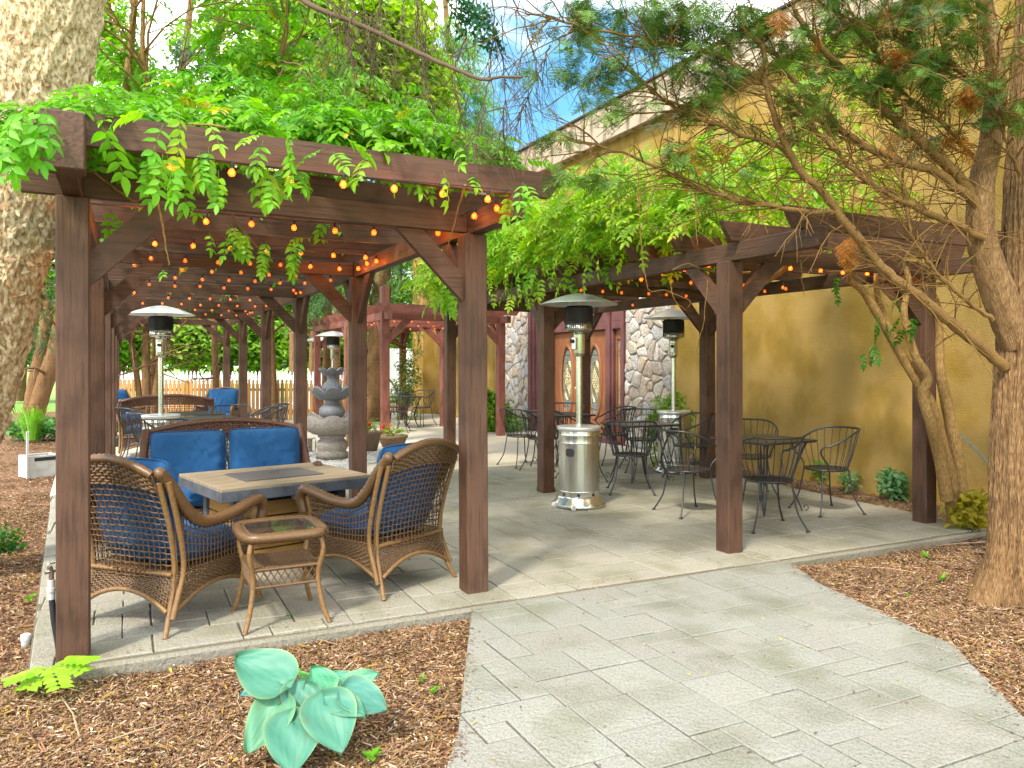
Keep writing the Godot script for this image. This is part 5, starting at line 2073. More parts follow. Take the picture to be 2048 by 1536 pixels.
func make_cedar() -> void:
	var z := 5.15
	var g := thing("cedar_tree", foot(2062, 1195, -0.06) * Vector3(1, 0, 1), 0, "tall red cedar with fibrous trunk and tangled bare branches at right", "tree")
	var o := g.position
	var ctrl := []
	for e: Array in [[2068, 1215, z], [2066, 1080, z], [2066, 900, z], [2066, 720, z], [2062, 560, z], [2058, 400, z], [2064, 200, z], [2074, -50, z], [2070, -500, z], [2080, -1000, z]]:
		ctrl.append(spot(e[0], e[1], e[2]) - o)
	obj("trunk", barked(ctrl, [0.30, 0.25, 0.24, 0.21, 0.17, 0.14, 0.12, 0.11, 0.1, 0.05], 200, 26, 0.022, 0.55, 9, 0.16, true), M.cedar_bark, g)
	var s := Shape.new()
	var stem := []
	for e: Array in [[2035, 690, 5.12], [1998, 590, 5.08], [1966, 490, 5.05], [1962, 380, 5.0], [1985, 260, 5.0], [1990, 130, 5.0], [1955, -60, 4.9]]:
		stem.append(spot(e[0], e[1], e[2]) - o)
	obj("stem", barked(stem, [0.10, 0.10, 0.09, 0.075, 0.065, 0.055, 0.04], 40, 16, 0.010, 2.5, 12), M.cedar_bark, g)
	# main branches
	var lines := [
		[0.0374, 0.0154, [[2010, 735, 5.1], [1930, 668, 5.0], [1860, 612, 4.9], [1775, 545, 4.85], [1710, 468, 4.8], [1650, 390, 4.75], [1592, 330, 4.7], [1560, 262, 4.65], [1535, 180, 4.6], [1525, 90, 4.6]]],
		[0.0408, 0.0140, [[1975, 450, 5.05], [1915, 352, 4.95], [1845, 285, 4.9], [1765, 215, 4.85], [1700, 150, 4.8], [1640, 95, 4.7], [1590, 20, 4.65]]],
		[0.0306, 0.0105, [[1970, 425, 5.0], [1880, 350, 4.9], [1790, 318, 4.85], [1690, 265, 4.8], [1610, 185, 4.7], [1550, 110, 4.65], [1480, 55, 4.6]]],
		[0.0258, 0.0084, [[1972, 480, 5.0], [1890, 440, 4.85], [1800, 400, 4.8], [1720, 350, 4.75], [1640, 270, 4.7], [1570, 215, 4.65]]],
		[0.0177, 0.0056, [[1665, 425, 4.78], [1560, 416, 4.7], [1465, 398, 4.65], [1390, 374, 4.6], [1330, 340, 4.55], [1230, 300, 4.5], [1150, 282, 4.4]]],
		[0.0177, 0.0056, [[1592, 318, 4.7], [1540, 285, 4.68], [1465, 262, 4.6], [1400, 235, 4.55], [1335, 205, 4.5], [1280, 160, 4.45], [1225, 110, 4.4]]],
		[0.0150, 0.0056, [[1700, 270, 4.8], [1600, 215, 4.7], [1520, 160, 4.65], [1425, 108, 4.55], [1330, 85, 4.5], [1200, 60, 4.4], [1090, 35, 4.3]]],
		[0.0163, 0.0056, [[1985, 640, 5.0], [1915, 585, 4.95], [1860, 530, 4.9], [1825, 470, 4.85], [1812, 400, 4.8], [1790, 320, 4.8]]],
		[0.0136, 0.0042, [[1960, 330, 5.0], [1890, 250, 4.9], [1815, 190, 4.85], [1750, 110, 4.8], [1700, 40, 4.7]]],
		[0.0150, 0.0042, [[1985, 200, 4.95], [1900, 130, 4.9], [1790, 80, 4.8], [1680, 30, 4.7], [1600, -20, 4.6]]],
		[0.0122, 0.0042, [[2040, 350, 5.0], [2005, 260, 4.8], [1995, 150, 4.7], [2020, 40, 4.6]]],
	]
	var all_tips := []
	for e: Array in lines:
		var c := []
		for q: Array in e[2]:
			c.append(spot(q[0], q[1], q[2]) - o)
		s = Shape.new()
		var p := limb(s, c, e[0], e[1], 7, 0.008, 8)
		obj("branch", s.mesh(), M.branch_bark, g)
		s = Shape.new()
		s.col = Color(0.9, 0.88, 0.66)
		all_tips.append_array(twigs(s, p, 64, Vector2(0.12, 0.6), 0.0052, Vector3(-0.15, 0.15, 0), 0.08))
		obj("twigs", s.mesh(), M.branch_bark, g).set_meta("kind", "stuff")
	var lobes := []
	for e: Array in [[1120, 30, 4.5, 100, 38, 210], [1270, 45, 4.5, 120, 60, 330], [1180, 130, 4.4, 80, 38, 150], [1300, 125, 4.4, 90, 40, 180], [1430, 40, 4.6, 120, 60, 330], [1400, 120, 4.5, 90, 40, 140], [1560, 70, 4.5, 60, 60, 120], [1700, 40, 4.7, 120, 55, 260], [1880, 50, 4.8, 120, 75, 330], [2010, 70, 4.7, 60, 90, 260], [1830, 140, 4.75, 80, 50, 170], [1975, 190, 4.8, 60, 55, 130],
			[1112, 272, 4.35, 26, 16, 40], [1150, 345, 4.3, 62, 20, 60], [1250, 362, 4.4, 66, 20, 60], [1372, 300, 4.55, 50, 34, 60], [1395, 200, 4.5, 46, 26, 50], [1958, 430, 4.95, 22, 40, 50], [1940, 500, 4.95, 14, 26, 20], [1480, 330, 4.6, 40, 24, 30], [1640, 130, 4.7, 50, 40, 60], [1750, 160, 4.75, 60, 40, 70], [2030, 220, 4.8, 30, 40, 40], [1205, 210, 4.3, 40, 26, 45], [1330, 10, 4.5, 240, 30, 200], [1800, -40, 4.7, 260, 60, 200]]:
		var k: float = e[2] / F
		lobes.append([spot(e[0], e[1], e[2]) - o, Vector3(e[3] * k, e[4] * k, e[3] * k * 0.55), int(e[5]) * 0.55])
	for t: Vector3 in all_tips:
		if t.y + o.y > 2.9 and rng.randf() < 0.55:
			lobes.append([t, Vector3(0.07, 0.05, 0.07), 4])
	foliage(g, "crown", "cedar", 3, M.dark_leaf, lobes, Vector2(0.35, 0.7), Color(0.06, 0.16, 0.03), Color(0.27, 0.45, 0.06), 0.7, 0.2)
	var dead := []
	for e: Array in [[1622, 75, 4.68, 26, 26, 34], [1700, 490, 4.8, 14, 26, 8], [1560, 30, 4.6, 14, 14, 8], [1790, 95, 4.7, 10, 14, 8], [1930, 180, 4.7, 10, 20, 10], [1760, 250, 4.8, 60, 60, 7], [1400, 290, 4.6, 60, 40, 12], [1900, 300, 4.85, 50, 70, 7]]:
		var k: float = e[2] / F
		dead.append([spot(e[0], e[1], e[2]) - o, Vector3(e[3] * k, e[4] * k, e[3] * k * 0.6), e[5]])
	foliage(g, "dead_sprays", "cedar", 2, M.leaf, dead, Vector2(0.5, 0.9), Color(0.50, 0.16, 0.02), Color(0.62, 0.26, 0.04), 1.2, 0.2)
	# the crown above the frame
	var high := []
	for i in 10:
		var t := TAU * i / 10
		high.append([Vector3(cos(t) * 1.2 + 0.5, rr(6.6, 9.0), sin(t) * 1.2 + 0.5), Vector3(0.8, 0.6, 0.8), 40])
	foliage(g, "crown", "cedar", 3, M.dark_leaf, high, Vector2(1.2, 2.0), Color(0.022, 0.075, 0.022), Color(0.05, 0.165, 0.035), 0.7, 0.2)


func pinnate_part(parent: Node3D, at: Vector3, turn: Vector3, size: float, c: Color) -> void:
	var s := Shape.new()
	var k := rng.randi() % 3
	var n := 3 + k
	var l := 0.17 + 0.03 * k
	var p := PackedVector3Array()
	for i in 6:
		var t := i / 5.0
		p.append(Vector3(0, -0.05 * t * t, -l * t))
	s.col = c * 0.8
	s.tube(p, 0.0014, 3, false)
	for i in n:
		var t := 0.28 + 0.68 * i / (n - 1.0)
		for sg: float in [-1.0, 1.0]:
			s.col = c * rr(0.7, 1.0)
			leaf_blade(s, Transform3D(Basis.from_euler(Vector3(rr(-0.5, -0.1), sg * rr(-1.2, -0.85), sg * rr(-0.3, 0.2))), Vector3(0, -0.05 * t * t, -l * t)), rr(0.06, 0.08), rr(0.028, 0.036), 0.3, true)
	s.col = c
	leaf_blade(s, Transform3D(Basis.from_euler(Vector3(-0.5, rr(-0.2, 0.2), 0)), Vector3(0, -0.05, -l)), 0.085, 0.036, 0.3, true)
	var o := obj("leaf", s.mesh(), M.leaf, parent, at)
	o.basis = Basis.from_euler(turn).scaled(Vector3.ONE * size)


func px_lobes(list: Array, o: Vector3, deep := 0.7) -> Array:
	var out := []
	for e: Array in list:
		var k: float = e[2] / F
		out.append([spot(e[0], e[1], e[2]) - o, Vector3(e[3] * k, e[4] * k, e[3] * k * deep), e[5]])
	return out


func make_vines() -> void:
	var g := thing("climbing_vine", Vector3.ZERO, 0, "bright green pinnate-leaved vine spilling over the long lounge pergola", "vine")
	var lobes := px_lobes([
		[60, 225, 3.7, 110, 22, 70], [250, 232, 3.9, 130, 22, 90], [420, 235, 4.2, 120, 34, 150], [560, 240, 4.6, 130, 44, 190], [700, 255, 4.9, 130, 46, 210], [830, 278, 5.2, 110, 36, 170], [930, 295, 5.3, 70, 24, 90],
		[480, 200, 6.0, 170, 50, 150], [700, 200, 6.6, 150, 60, 160], [300, 215, 5.2, 150, 30, 100], [850, 250, 6.4, 80, 50, 100]], Vector3.ZERO)
	for i in 26:
		lobes.append([Vector3(rr(-0.4, 2.1), 2.82, -(4.6 + i * 0.5)), Vector3(0.9, 0.16, 0.5), 60])
	foliage(g, "foliage", "pinnate", 3, M.leaf, lobes, Vector2(0.8, 1.25), Color(0.12, 0.42, 0.02), Color(0.32, 0.64, 0.04), 0.5, 0.3)
	# stems lying on the rafters and winding up to the trees
	var s := Shape.new()
	for i in 26:
		var a := Vector3(rr(-0.5, 2.1), 2.68, -rr(4.1, 8))
		limb(s, [a, a + Vector3(rr(-0.6, 0.6), rr(0, 0.15), -rr(0.5, 1)), a + Vector3(rr(-1, 1), rr(0, 0.12), -rr(1.2, 2.5)), a + Vector3(rr(-1, 1), rr(0, 0.2), -rr(3, 4.5))], rr(0.006, 0.016), 0.004, 5, 0.02, 5)
	for e: Array in [[[180, 340, 4.0], [235, 380, 4.05], [275, 402, 4.0], [300, 370, 3.9], [310, 320, 3.8]], [[300, 350, 3.85], [322, 430, 3.85], [330, 480, 3.86], [338, 530, 3.9]], [[410, 330, 4.3], [470, 440, 4.6], [520, 500, 5.0]], [[0, 305, 3.6], [60, 312, 3.6], [92, 295, 3.55], [70, 278, 3.5]], [[930, 370, 4.3], [915, 420, 4.5], [895, 500, 4.7]]]:
		var c := []
		for q: Array in e:
			c.append(spot(q[0], q[1], q[2]))
		limb(s, c, 0.007, 0.003, 6, 0.004, 5)
	obj("stem", s.mesh(), M.vine_bark, g)
	# sprays that hang before the front rafter, leaf by leaf
	for e: Array in [[215, 240, 3.35, 1.25, 1], [345, 320, 3.6, 0.9, 5], [410, 300, 3.8, 0.8, 5], [425, 330, 3.8, 0.7, 3], [530, 340, 3.95, 0.85, 5], [590, 300, 4.1, 0.9, 4], [585, 330, 4.0, 0.8, 2], [835, 315, 4.4, 0.85, 5], [845, 340, 4.4, 0.7, 3], [700, 300, 4.25, 0.8, 3], [1035, 370, 4.4, 0.8, 4], [1042, 415, 4.4, 0.7, 2], [950, 325, 4.5, 0.7, 3], [300, 300, 3.5, 0.8, 4], [40, 240, 3.3, 0.9, 5], [20, 270, 3.2, 0.9, 4], [70, 225, 3.3, 0.9, 4], [120, 230, 3.4, 0.8, 3], [240, 425, 4.4, 0.7, 3], [470, 470, 5.2, 0.8, 5], [540, 490, 5.4, 0.8, 5], [440, 460, 5.1, 0.7, 3], [600, 495, 5.8, 0.8, 4], [490, 260, 4.3, 0.9, 5], [640, 250, 4.5, 0.9, 5], [760, 280, 4.7, 0.9, 5], [880, 300, 4.9, 0.9, 4], [380, 265, 4.0, 0.9, 5]]:
		for i in int(e[4]):
			var p := spot(e[0] + rr(-22, 22), e[1] + rr(-18, 18), e[2] + rr(-0.1, 0.1))
			pinnate_part(g, p, Vector3(rr(-1.5, -0.6), rr(-0.9, 0.9) + (PI if rng.randf() < 0.5 else 0.0), rr(-0.5, 0.5)), e[3] * rr(0.85, 1.1), Color(0.12, 0.42, 0.02).lerp(Color(0.28, 0.60, 0.04), rng.randf()))

	for i in 17:
		var x: float = [-0.15, 0.05, 0.25, 0.62, 0.75, 0.95, 1.05, 1.5][rng.randi() % 8] + rr(-0.09, 0.09)
		pinnate_part(g, Vector3(x, rr(2.52, 2.72), -rr(3.88, 3.985)), Vector3(rr(-1.5, -0.2), PI + rr(-1.5, 1.5), rr(-0.8, 0.8)), rr(0.55, 1.1), Color(0.14, 0.46, 0.02).lerp(Color(0.34, 0.64, 0.05), rng.randf()))

	# the second vine, over the pergola by the wall
	var base := foot(1905, 1045) * Vector3(1, 0, 1)
	var v := thing("climbing_vine", base, 0, "yellow-green vine heaped over the right pergola, thick stems twisting up its last post", "vine")
	lobes = px_lobes([[1430, 400, 8.6, 130, 70, 300], [1560, 300, 8.0, 80, 60, 110], [1690, 220, 8.1, 110, 80, 100], [1600, 330, 8.2, 90, 70, 110], [1720, 370, 8.1, 90, 50, 50], [1660, 110, 8.2, 90, 60, 60], [1470, 300, 8.6, 90, 60, 170], [1320, 330, 9.4, 120, 40, 160]], base)
	for i in 13:
		var d := 5.3 + 0.5 * i
		var hump := 0.34 + 0.24 * sin(PI * clampf((d - 4.6) / 7.0, 0, 1))
		lobes.append([Vector3(4.18 + rr(-0.08, 0.05), 2.72 + hump * 0.45, -d) - base, Vector3(0.34, hump * 0.7, 0.45), 80])
		lobes.append([Vector3(4.62 + rr(-0.08, 0.08), 2.74 + hump * 0.75, -d) - base, Vector3(0.55, hump, 0.5), 190])
		lobes.append([Vector3(5.6 + rr(-0.2, 0.2), 2.78 + hump * 0.6, -d) - base, Vector3(0.7, hump, 0.5), 120])
	foliage(v, "foliage", "pinnate", 3, M.leaf, lobes, Vector2(0.75, 1.2), Color(0.20, 0.48, 0.02), Color(0.56, 0.72, 0.05), 0.6, 0.3)
	for i in 46:
		var d := rr(5.6, 11.5)
		pinnate_part(v, Vector3(4.12 + rr(-0.08, 0.05), rr(2.36, 2.62), -d) - base, Vector3(rr(-1.5, -0.8), PI / 2 + rr(-0.7, 0.7), rr(-0.5, 0.5)), rr(0.8, 1.15), Color(0.20, 0.48, 0.02).lerp(Color(0.52, 0.68, 0.05), rng.randf()))
	for e: Array in [[1060, 545, 9.0, 1.0, 4], [1050, 570, 8.9, 0.9, 2], [1130, 540, 8.3, 0.9, 3], [1240, 515, 7.7, 0.9, 4], [1255, 530, 7.7, 0.9, 3], [1340, 500, 7.1, 0.9, 4], [1345, 520, 7.1, 0.8, 3], [1390, 495, 6.9, 0.8, 2], [880, 575, 8.5, 1.2, 4], [900, 590, 8.4, 1.0, 4], [1680, 560, 6.9, 0.8, 2], [1770, 640, 7.0, 0.8, 4], [1740, 690, 7.0, 0.7, 3], [1815, 640, 6.9, 0.8, 4], [1790, 600, 6.9, 0.7, 2]]:
		for i in int(e[4]):
			var p := spot(e[0] + rr(-20, 20), e[1] + rr(-14, 14), e[2] + rr(-0.1, 0.1)) - base
			var c := Color(0.14, 0.40, 0.02).lerp(Color(0.42, 0.60, 0.05), rng.randf()) if e[0] < 1500 else Color(0.05, 0.22, 0.02)
			pinnate_part(v, p, Vector3(rr(-1.4, -0.6), rr(-0.9, 0.9) + (PI if rng.randf() < 0.5 else 0.0), rr(-0.5, 0.5)), e[3] * rr(0.85, 1.1), c)
	for e: Array in [[0.065, 0.03, [[1908, 1050, 7.25], [1900, 960, 7.2], [1884, 890, 7.15], [1866, 820, 7.1], [1838, 768, 7.1], [1800, 705, 7.1], [1762, 640, 7.05], [1728, 585, 7.0], [1700, 560, 7.0]]],
			[0.075, 0.03, [[1920, 1050, 7.3], [1918, 960, 7.3], [1908, 880, 7.3], [1892, 800, 7.3], [1880, 735, 7.3], [1878, 660, 7.3], [1872, 600, 7.2]]],
			[0.055, 0.022, [[1894, 1000, 7.15], [1878, 910, 7.1], [1862, 850, 7.0], [1845, 790, 7.0], [1855, 755, 7.0], [1832, 715, 7.0], [1818, 670, 7.0], [1808, 620, 7.0], [1818, 560, 7.0], [1800, 520, 7.0]]],
			[0.04, 0.018, [[1800, 705, 7.1], [1775, 650, 7.2], [1755, 590, 7.2], [1752, 540, 7.2]]],
			[0.03, 0.012, [[1510, 575, 7.4], [1560, 545, 7.2], [1590, 522, 7.0], [1640, 522, 6.9], [1690, 530, 6.95], [1715, 560, 7.0]]],
			[0.011, 0.004, [[1500, 545, 6.6], [1450, 548, 6.5], [1400, 536, 6.5], [1375, 528, 6.5], [1345, 540, 6.5]]]]:
		var c := []
		for q: Array in e[2]:
			c.append(spot(q[0], q[1], q[2]) - base)
		obj("stem", barked(c, [e[0], lerpf(e[0], e[1], 0.35), lerpf(e[0], e[1], 0.7), e[1]], 20, 8, 0.006, 4.0, 4), M.vine_bark, v)
	s = Shape.new()
	s.col = Color(0.8, 0.7, 0.55)
	for e: Array in [[[1275, 330, 6.0], [1290, 560, 5.9], [1330, 580, 5.9], [1378, 600, 5.9], [1376, 615, 5.9]], [[1415, 560, 6.0], [1408, 640, 6.0], [1395, 700, 6.0], [1400, 712, 6.0]], [[1340, 560, 6.0], [1350, 600, 6.0], [1372, 620, 6.0]], [[1600, 520, 5.6], [1605, 560, 5.6], [1608, 590, 5.6]]]:
		var c := []
		for q: Array in e:
			c.append(spot(q[0], q[1], q[2]) - base)
		limb(s, c, 0.005, 0.003, 5, 0.006, 4)
	obj("tendrils", s.mesh(), M.vine_bark, v).set_meta("kind", "stuff")


# a tree given by trunk lines and crown lobes, all surveyed
func tree(called: String, label: String, group: String, foot_: Vector3, trunks: Array, bark: Material, lobes: Array, kind: String, variants: int, m: Material, size: Vector2, c0: Color, c1: Color, droop := 0.5, n_twigs := 6, deep := 0.7) -> Node3D:
	var g := thing(called, foot_, 0, label, "tree", group)
	for e: Array in trunks:
		var c := []
		for q: Array in e[2]:
			c.append(spot(q[0], q[1], q[2]) - foot_)
		var o := obj("trunk", barked(c, [e[0], lerpf(e[0], e[1], 0.4), e[1]], 22, 7, e[0] * 0.09, 2.0, 5), bark, g)
		var s := Shape.new()
		twigs(s, smooth(c, 7), n_twigs, Vector2(0.6, 1.8), e[1] * 0.35 + 0.008, Vector3(0, 0.3, 0), 0.3)
		obj("branches", s.mesh(), bark, o).set_meta("kind", "stuff")
	if lobes.size():
		foliage(g, "crown", kind, variants, m, px_lobes(lobes, foot_, deep), size, c0, c1, droop, 0.45)
	return g


func ground_at(px: float, d: float) -> Vector3:
	return spot(px, HZ, d) * Vector3(1, 0, 1) + Vector3(0, -0.08, 0)


func make_trees() -> void:
	var gb := "trees around the terrace"
	var green := Color(0.13, 0.40, 0.03)
	var lime := Color(0.38, 0.62, 0.05)
	tree("maple_tree", "yellow-green leafy tree whose crown rises behind the pergola vine", gb, ground_at(706, 14.0), [[0.12, 0.06, [[706, 905, 14], [706, 600, 14], [700, 300, 13.5], [700, 80, 13], [700, -100, 13]]]], M.grey_bark,
		[[640, 60, 12, 140, 70, 210], [780, 90, 12.5, 100, 70, 200], [560, 150, 11.5, 100, 60, 150], [720, 180, 12.5, 130, 60, 190], [840, 190, 13, 70, 70, 150], [620, -30, 12, 180, 50, 110], [810, 10, 13, 50, 40, 40]], "spray", 3, M.leaf, Vector2(1.2, 2.0), Color(0.28, 0.56, 0.03), Color(0.66, 0.76, 0.09))
	tree("evergreen_tree", "feathery mid-green evergreen left of the open sky", gb, ground_at(938, 17.8), [[0.14, 0.06, [[938, 855, 17.8], [936, 600, 18], [915, 300, 18], [890, 0, 18]]]], M.cedar_bark,
		[[880, 90, 18, 60, 60, 220], [900, 190, 18, 70, 60, 260], [915, 270, 18, 75, 50, 260], [850, 160, 17, 60, 70, 180], [930, 330, 18, 60, 40, 160], [850, 300, 17, 80, 60, 220]], "needle", 2, M.leaf, Vector2(1.6, 2.6), Color(0.14, 0.38, 0.05), Color(0.36, 0.60, 0.10))
	tree("locust_tree", "vine-hung sapling with bright pinnate leaves and bare stems, upper left", gb, spot(262, 262, 7.0), [[0.035, 0.02, [[262, 262, 7.0], [254, 170, 7.0], [262, 90, 7.0], [270, 0, 6.8], [280, -120, 6.8]]], [0.03, 0.016, [[300, 265, 7.0], [296, 180, 7.0], [285, 90, 6.9], [290, -60, 6.8]]], [0.02, 0.012, [[552, 270, 7.2], [555, 200, 7.2], [560, 120, 7.0], [580, 0, 6.8]]]], M.vine_bark,
		[[230, 130, 7.0, 50, 80, 60], [400, 190, 7.0, 80, 40, 60], [230, 40, 6.9, 50, 50, 45], [490, 90, 7.0, 60, 70, 44], [560, 60, 7.0, 80, 80, 56], [520, 170, 7.0, 90, 40, 50], [300, 5, 7.0, 60, 20, 24], [500, -10, 6.9, 90, 40, 60], [240, 200, 6.6, 60, 24, 40], [620, 130, 7.4, 70, 60, 60]], "pinnate", 3, M.leaf, Vector2(0.9, 1.5), Color(0.12, 0.40, 0.02), Color(0.32, 0.62, 0.04), 0.7, 8)
	tree("spruce_tree", "dark blue-green spruce far behind the upper left vine", gb, ground_at(205, 17.0), [[0.16, 0.05, [[205, 865, 17], [220, 500, 17], [340, 250, 17], [395, -100, 17]]]], M.cedar_bark,
		[[380, 170, 16, 110, 40, 120], [450, 110, 16, 60, 30, 50], [330, 120, 16, 60, 30, 50], [400, 90, 16, 40, 30, 24], [390, 230, 16, 150, 30, 110]], "needle", 2, M.dark_leaf, Vector2(1.3, 2.2), Color(0.02, 0.06, 0.035), Color(0.05, 0.14, 0.06), 0.9)
	for e: Array in [[215, 27, "tall light green tree high above the left pergola, right of the birch", 0.5], [430, 30, "tall bright tree rising behind the locust sapling", 0.7], [590, 26, "tall lime green tree above the pergola's middle", 0.9]]:
		var x: float = e[0]
		var d: float = e[1]
		tree("leafy_tree", e[2], gb, ground_at(x, d), [[0.2, 0.08, [[x, HZ + F * 1.58 / d, d], [x, 500, d], [x + 6, 200, d], [x, -60, d]]]], M.cedar_bark,
			[[x, 40, d, 40, 50, 46], [x - 40, 110, d, 50, 40, 46], [x + 45, 150, d, 50, 40, 46], [x, 230, d, 80, 40, 60], [x, 330, d, 80, 60, 60], [x + 10, -40, d, 50, 40, 30]], "spray", 3, M.leaf, Vector2(2.0, 3.4), Color(0.22, 0.50, 0.04).lerp(Color(0.34, 0.6, 0.06), e[3]), Color(0.36, 0.62, 0.05).lerp(Color(0.6, 0.76, 0.12), e[3]))
	# mid distance
	tree("pine_tree", "thick reddish trunk behind the tall pergola post", gb, ground_at(748, 20.0), [[0.29, 0.18, [[744, 862, 20], [748, 760, 20], [758, 660, 20], [764, 560, 20], [768, 380, 20], [770, 200, 20]]]], M.cedar_bark,
		[[700, 590, 19, 70, 40, 90], [800, 560, 20, 50, 50, 100], [800, 640, 21, 40, 30, 50], [690, 520, 20, 120, 60, 120], [820, 480, 20, 60, 80, 130]], "needle", 2, M.dark_leaf, Vector2(1.4, 2.4), Color(0.05, 0.15, 0.04), Color(0.16, 0.32, 0.06), 0.7, 16)
	for e: Array in [[622, 24.5, 0.12, "reddish bare trunk left of the fountain, behind the far heater"], [650, 21.5, 0.12, "reddish trunk directly above the fountain"], [668, 23.5, 0.14, "mottled trunk right of the fountain's top bowl"]]:
		tree("pine_tree", e[3], gb, ground_at(e[0], e[1]), [[e[2], e[2] * 0.7, [[e[0], 840, e[1]], [e[0] + 4, 700, e[1]], [e[0] + 8, 560, e[1]], [e[0] + 10, 400, e[1]]]]], M.cedar_bark, [[e[0], 560, e[1], 60, 40, 40]], "needle", 2, M.dark_leaf, Vector2(1.4, 2.2), Color(0.05, 0.15, 0.04), Color(0.12, 0.26, 0.06), 0.7)
	tree("young_tree", "slim pale-brown tree forking in front of the picket fence", gb, ground_at(546, 20.0), [[0.14, 0.07, [[547, 838, 20], [543, 760, 20], [540, 680, 20], [540, 640, 20], [534, 590, 20], [520, 540, 20]]], [0.07, 0.03, [[541, 650, 20], [552, 610, 20], [572, 560, 20]]]], M.grey_bark,
		[[540, 560, 20, 70, 34, 160], [600, 600, 20, 40, 30, 60]], "spray", 3, M.leaf, Vector2(1.4, 2.2), Color(0.12, 0.38, 0.02), Color(0.34, 0.60, 0.06))
	tree("young_tree", "cluster of leaning slender trunks behind the distant loveseat", gb, ground_at(300, 17.3), [[0.10, 0.06, [[296, 845, 17.3], [292, 740, 17.3], [294, 640, 17.3], [298, 560, 17.3]]], [0.07, 0.04, [[284, 845, 17.3], [272, 740, 17.3], [258, 660, 17.3], [246, 600, 17.3]]], [0.09, 0.05, [[305, 845, 17.3], [318, 740, 17.3], [334, 650, 17.3], [345, 580, 17.3]]], [0.12, 0.08, [[312, 845, 17.8], [312, 740, 17.8], [316, 640, 17.8], [318, 580, 17.8]]]], M.cedar_bark, [[300, 560, 18, 80, 20, 60]], "spray", 3, M.leaf, Vector2(1.2, 1.8), green, lime, 0.5, 10)
	tree("young_tree", "pale trunk beside the fence, seen behind the sixth right post", gb, ground_at(433, 19.6), [[0.085, 0.06, [[434, 842, 19.6], [431, 740, 19.6], [428, 640, 19.6], [426, 560, 19.6]]]], M.grey_bark, [[430, 570, 20, 50, 20, 40]], "spray", 3, M.leaf, Vector2(1.2, 1.8), green, lime)
	tree("cedar_tree", "two leaning brown trunks beyond the grass, between birch and post", gb, ground_at(72, 22.0), [[0.26, 0.14, [[66, 838, 22], [92, 760, 22], [112, 690, 22], [125, 610, 22]]], [0.2, 0.12, [[58, 838, 22], [72, 750, 22], [86, 680, 22], [96, 600, 22]]]], M.cedar_bark, [[80, 560, 20, 60, 40, 110], [60, 640, 19, 40, 50, 70], [90, 480, 20, 60, 60, 120]], "needle", 2, M.dark_leaf, Vector2(1.2, 2.0), Color(0.03, 0.10, 0.03), Color(0.09, 0.22, 0.05), 0.8)
	# beyond the fence
	var far := [
		[240, 30, "leafy tree beyond the fence, left end behind the far left post", 640, 60, 70, 0.3], [300, 34, "light green tree beyond the fence behind the slender trunks", 620, 60, 70, 0.7], [385, 29, "tree beyond the fence with layered bright foliage, centre of the pergola's far opening", 640, 55, 70, 0.8],
		[455, 33, "green tree beyond the fence between the far right posts", 640, 50, 80, 0.5], [520, 31, "tree beyond the fence left of the slim pale-brown tree", 650, 50, 70, 0.4], [600, 34, "bright tree beyond the fence behind the third right post", 640, 60, 80, 0.6],
		[700, 36, "far bright green tree right of the fountain", 700, 60, 70, 0.8], [800, 38, "far tree above the white van", 620, 60, 60, 0.6], [40, 32, "far light green tree behind the birch trunk", 620, 70, 90, 0.6], [150, 36, "far tree behind the front left post", 600, 80, 90, 0.5],
	]
	for e: Array in far:
		var x: float = e[0]
		var d: float = e[1]
		tree("leafy_tree", e[2], "trees beyond the picket fence", ground_at(x, d), [[0.22, 0.12, [[x, HZ + F * 1.58 / d, d], [x + 3, 700, d], [x - 2, 620, d], [x, 520, d]]]], M.cedar_bark,
			[[x, e[3], d, e[4], e[5], 170], [x - 30, float(e[3]) + 40, d - 1, 40, 30, 70], [x + 28, float(e[3]) + 30, d - 1, 40, 34, 70], [x - 20, 700, d - 1, 50, 26, 70], [x + 30, 712, d + 1, 50, 22, 60], [x, float(e[3]) - 80, d, 60, 50, 120], [x, float(e[3]) - 170, d, 50, 50, 70]], "spray", 3, M.leaf, Vector2(2.2, 3.6), Color(0.15, 0.42, 0.03).lerp(Color(0.30, 0.55, 0.06), e[6]), Color(0.28, 0.54, 0.04).lerp(Color(0.55, 0.72, 0.12), e[6]))
	# hanging birch branch with bare twigs against the sky
	var g := thing("birch_branch", spot(560, -40, 4.6), 0, "long dark overhead branch with hanging bare twigs against the sky", "branch")
	var o := g.position
	var s := Shape.new()
	var c := []
	for q: Array in [[420, -160, 4.8], [560, -40, 4.6], [620, 10, 4.5], [700, 42, 4.45], [800, 88, 4.4], [880, 125, 4.3], [962, 157, 4.2], [1000, 154, 4.15], [1046, 153, 4.1]]:
		c.append(spot(q[0], q[1], q[2]) - o)
	limb(s, c, 0.019, 0.007, 7, 0.003, 8)
	obj("limb", s.mesh(), M.twig, g)
	s = Shape.new()
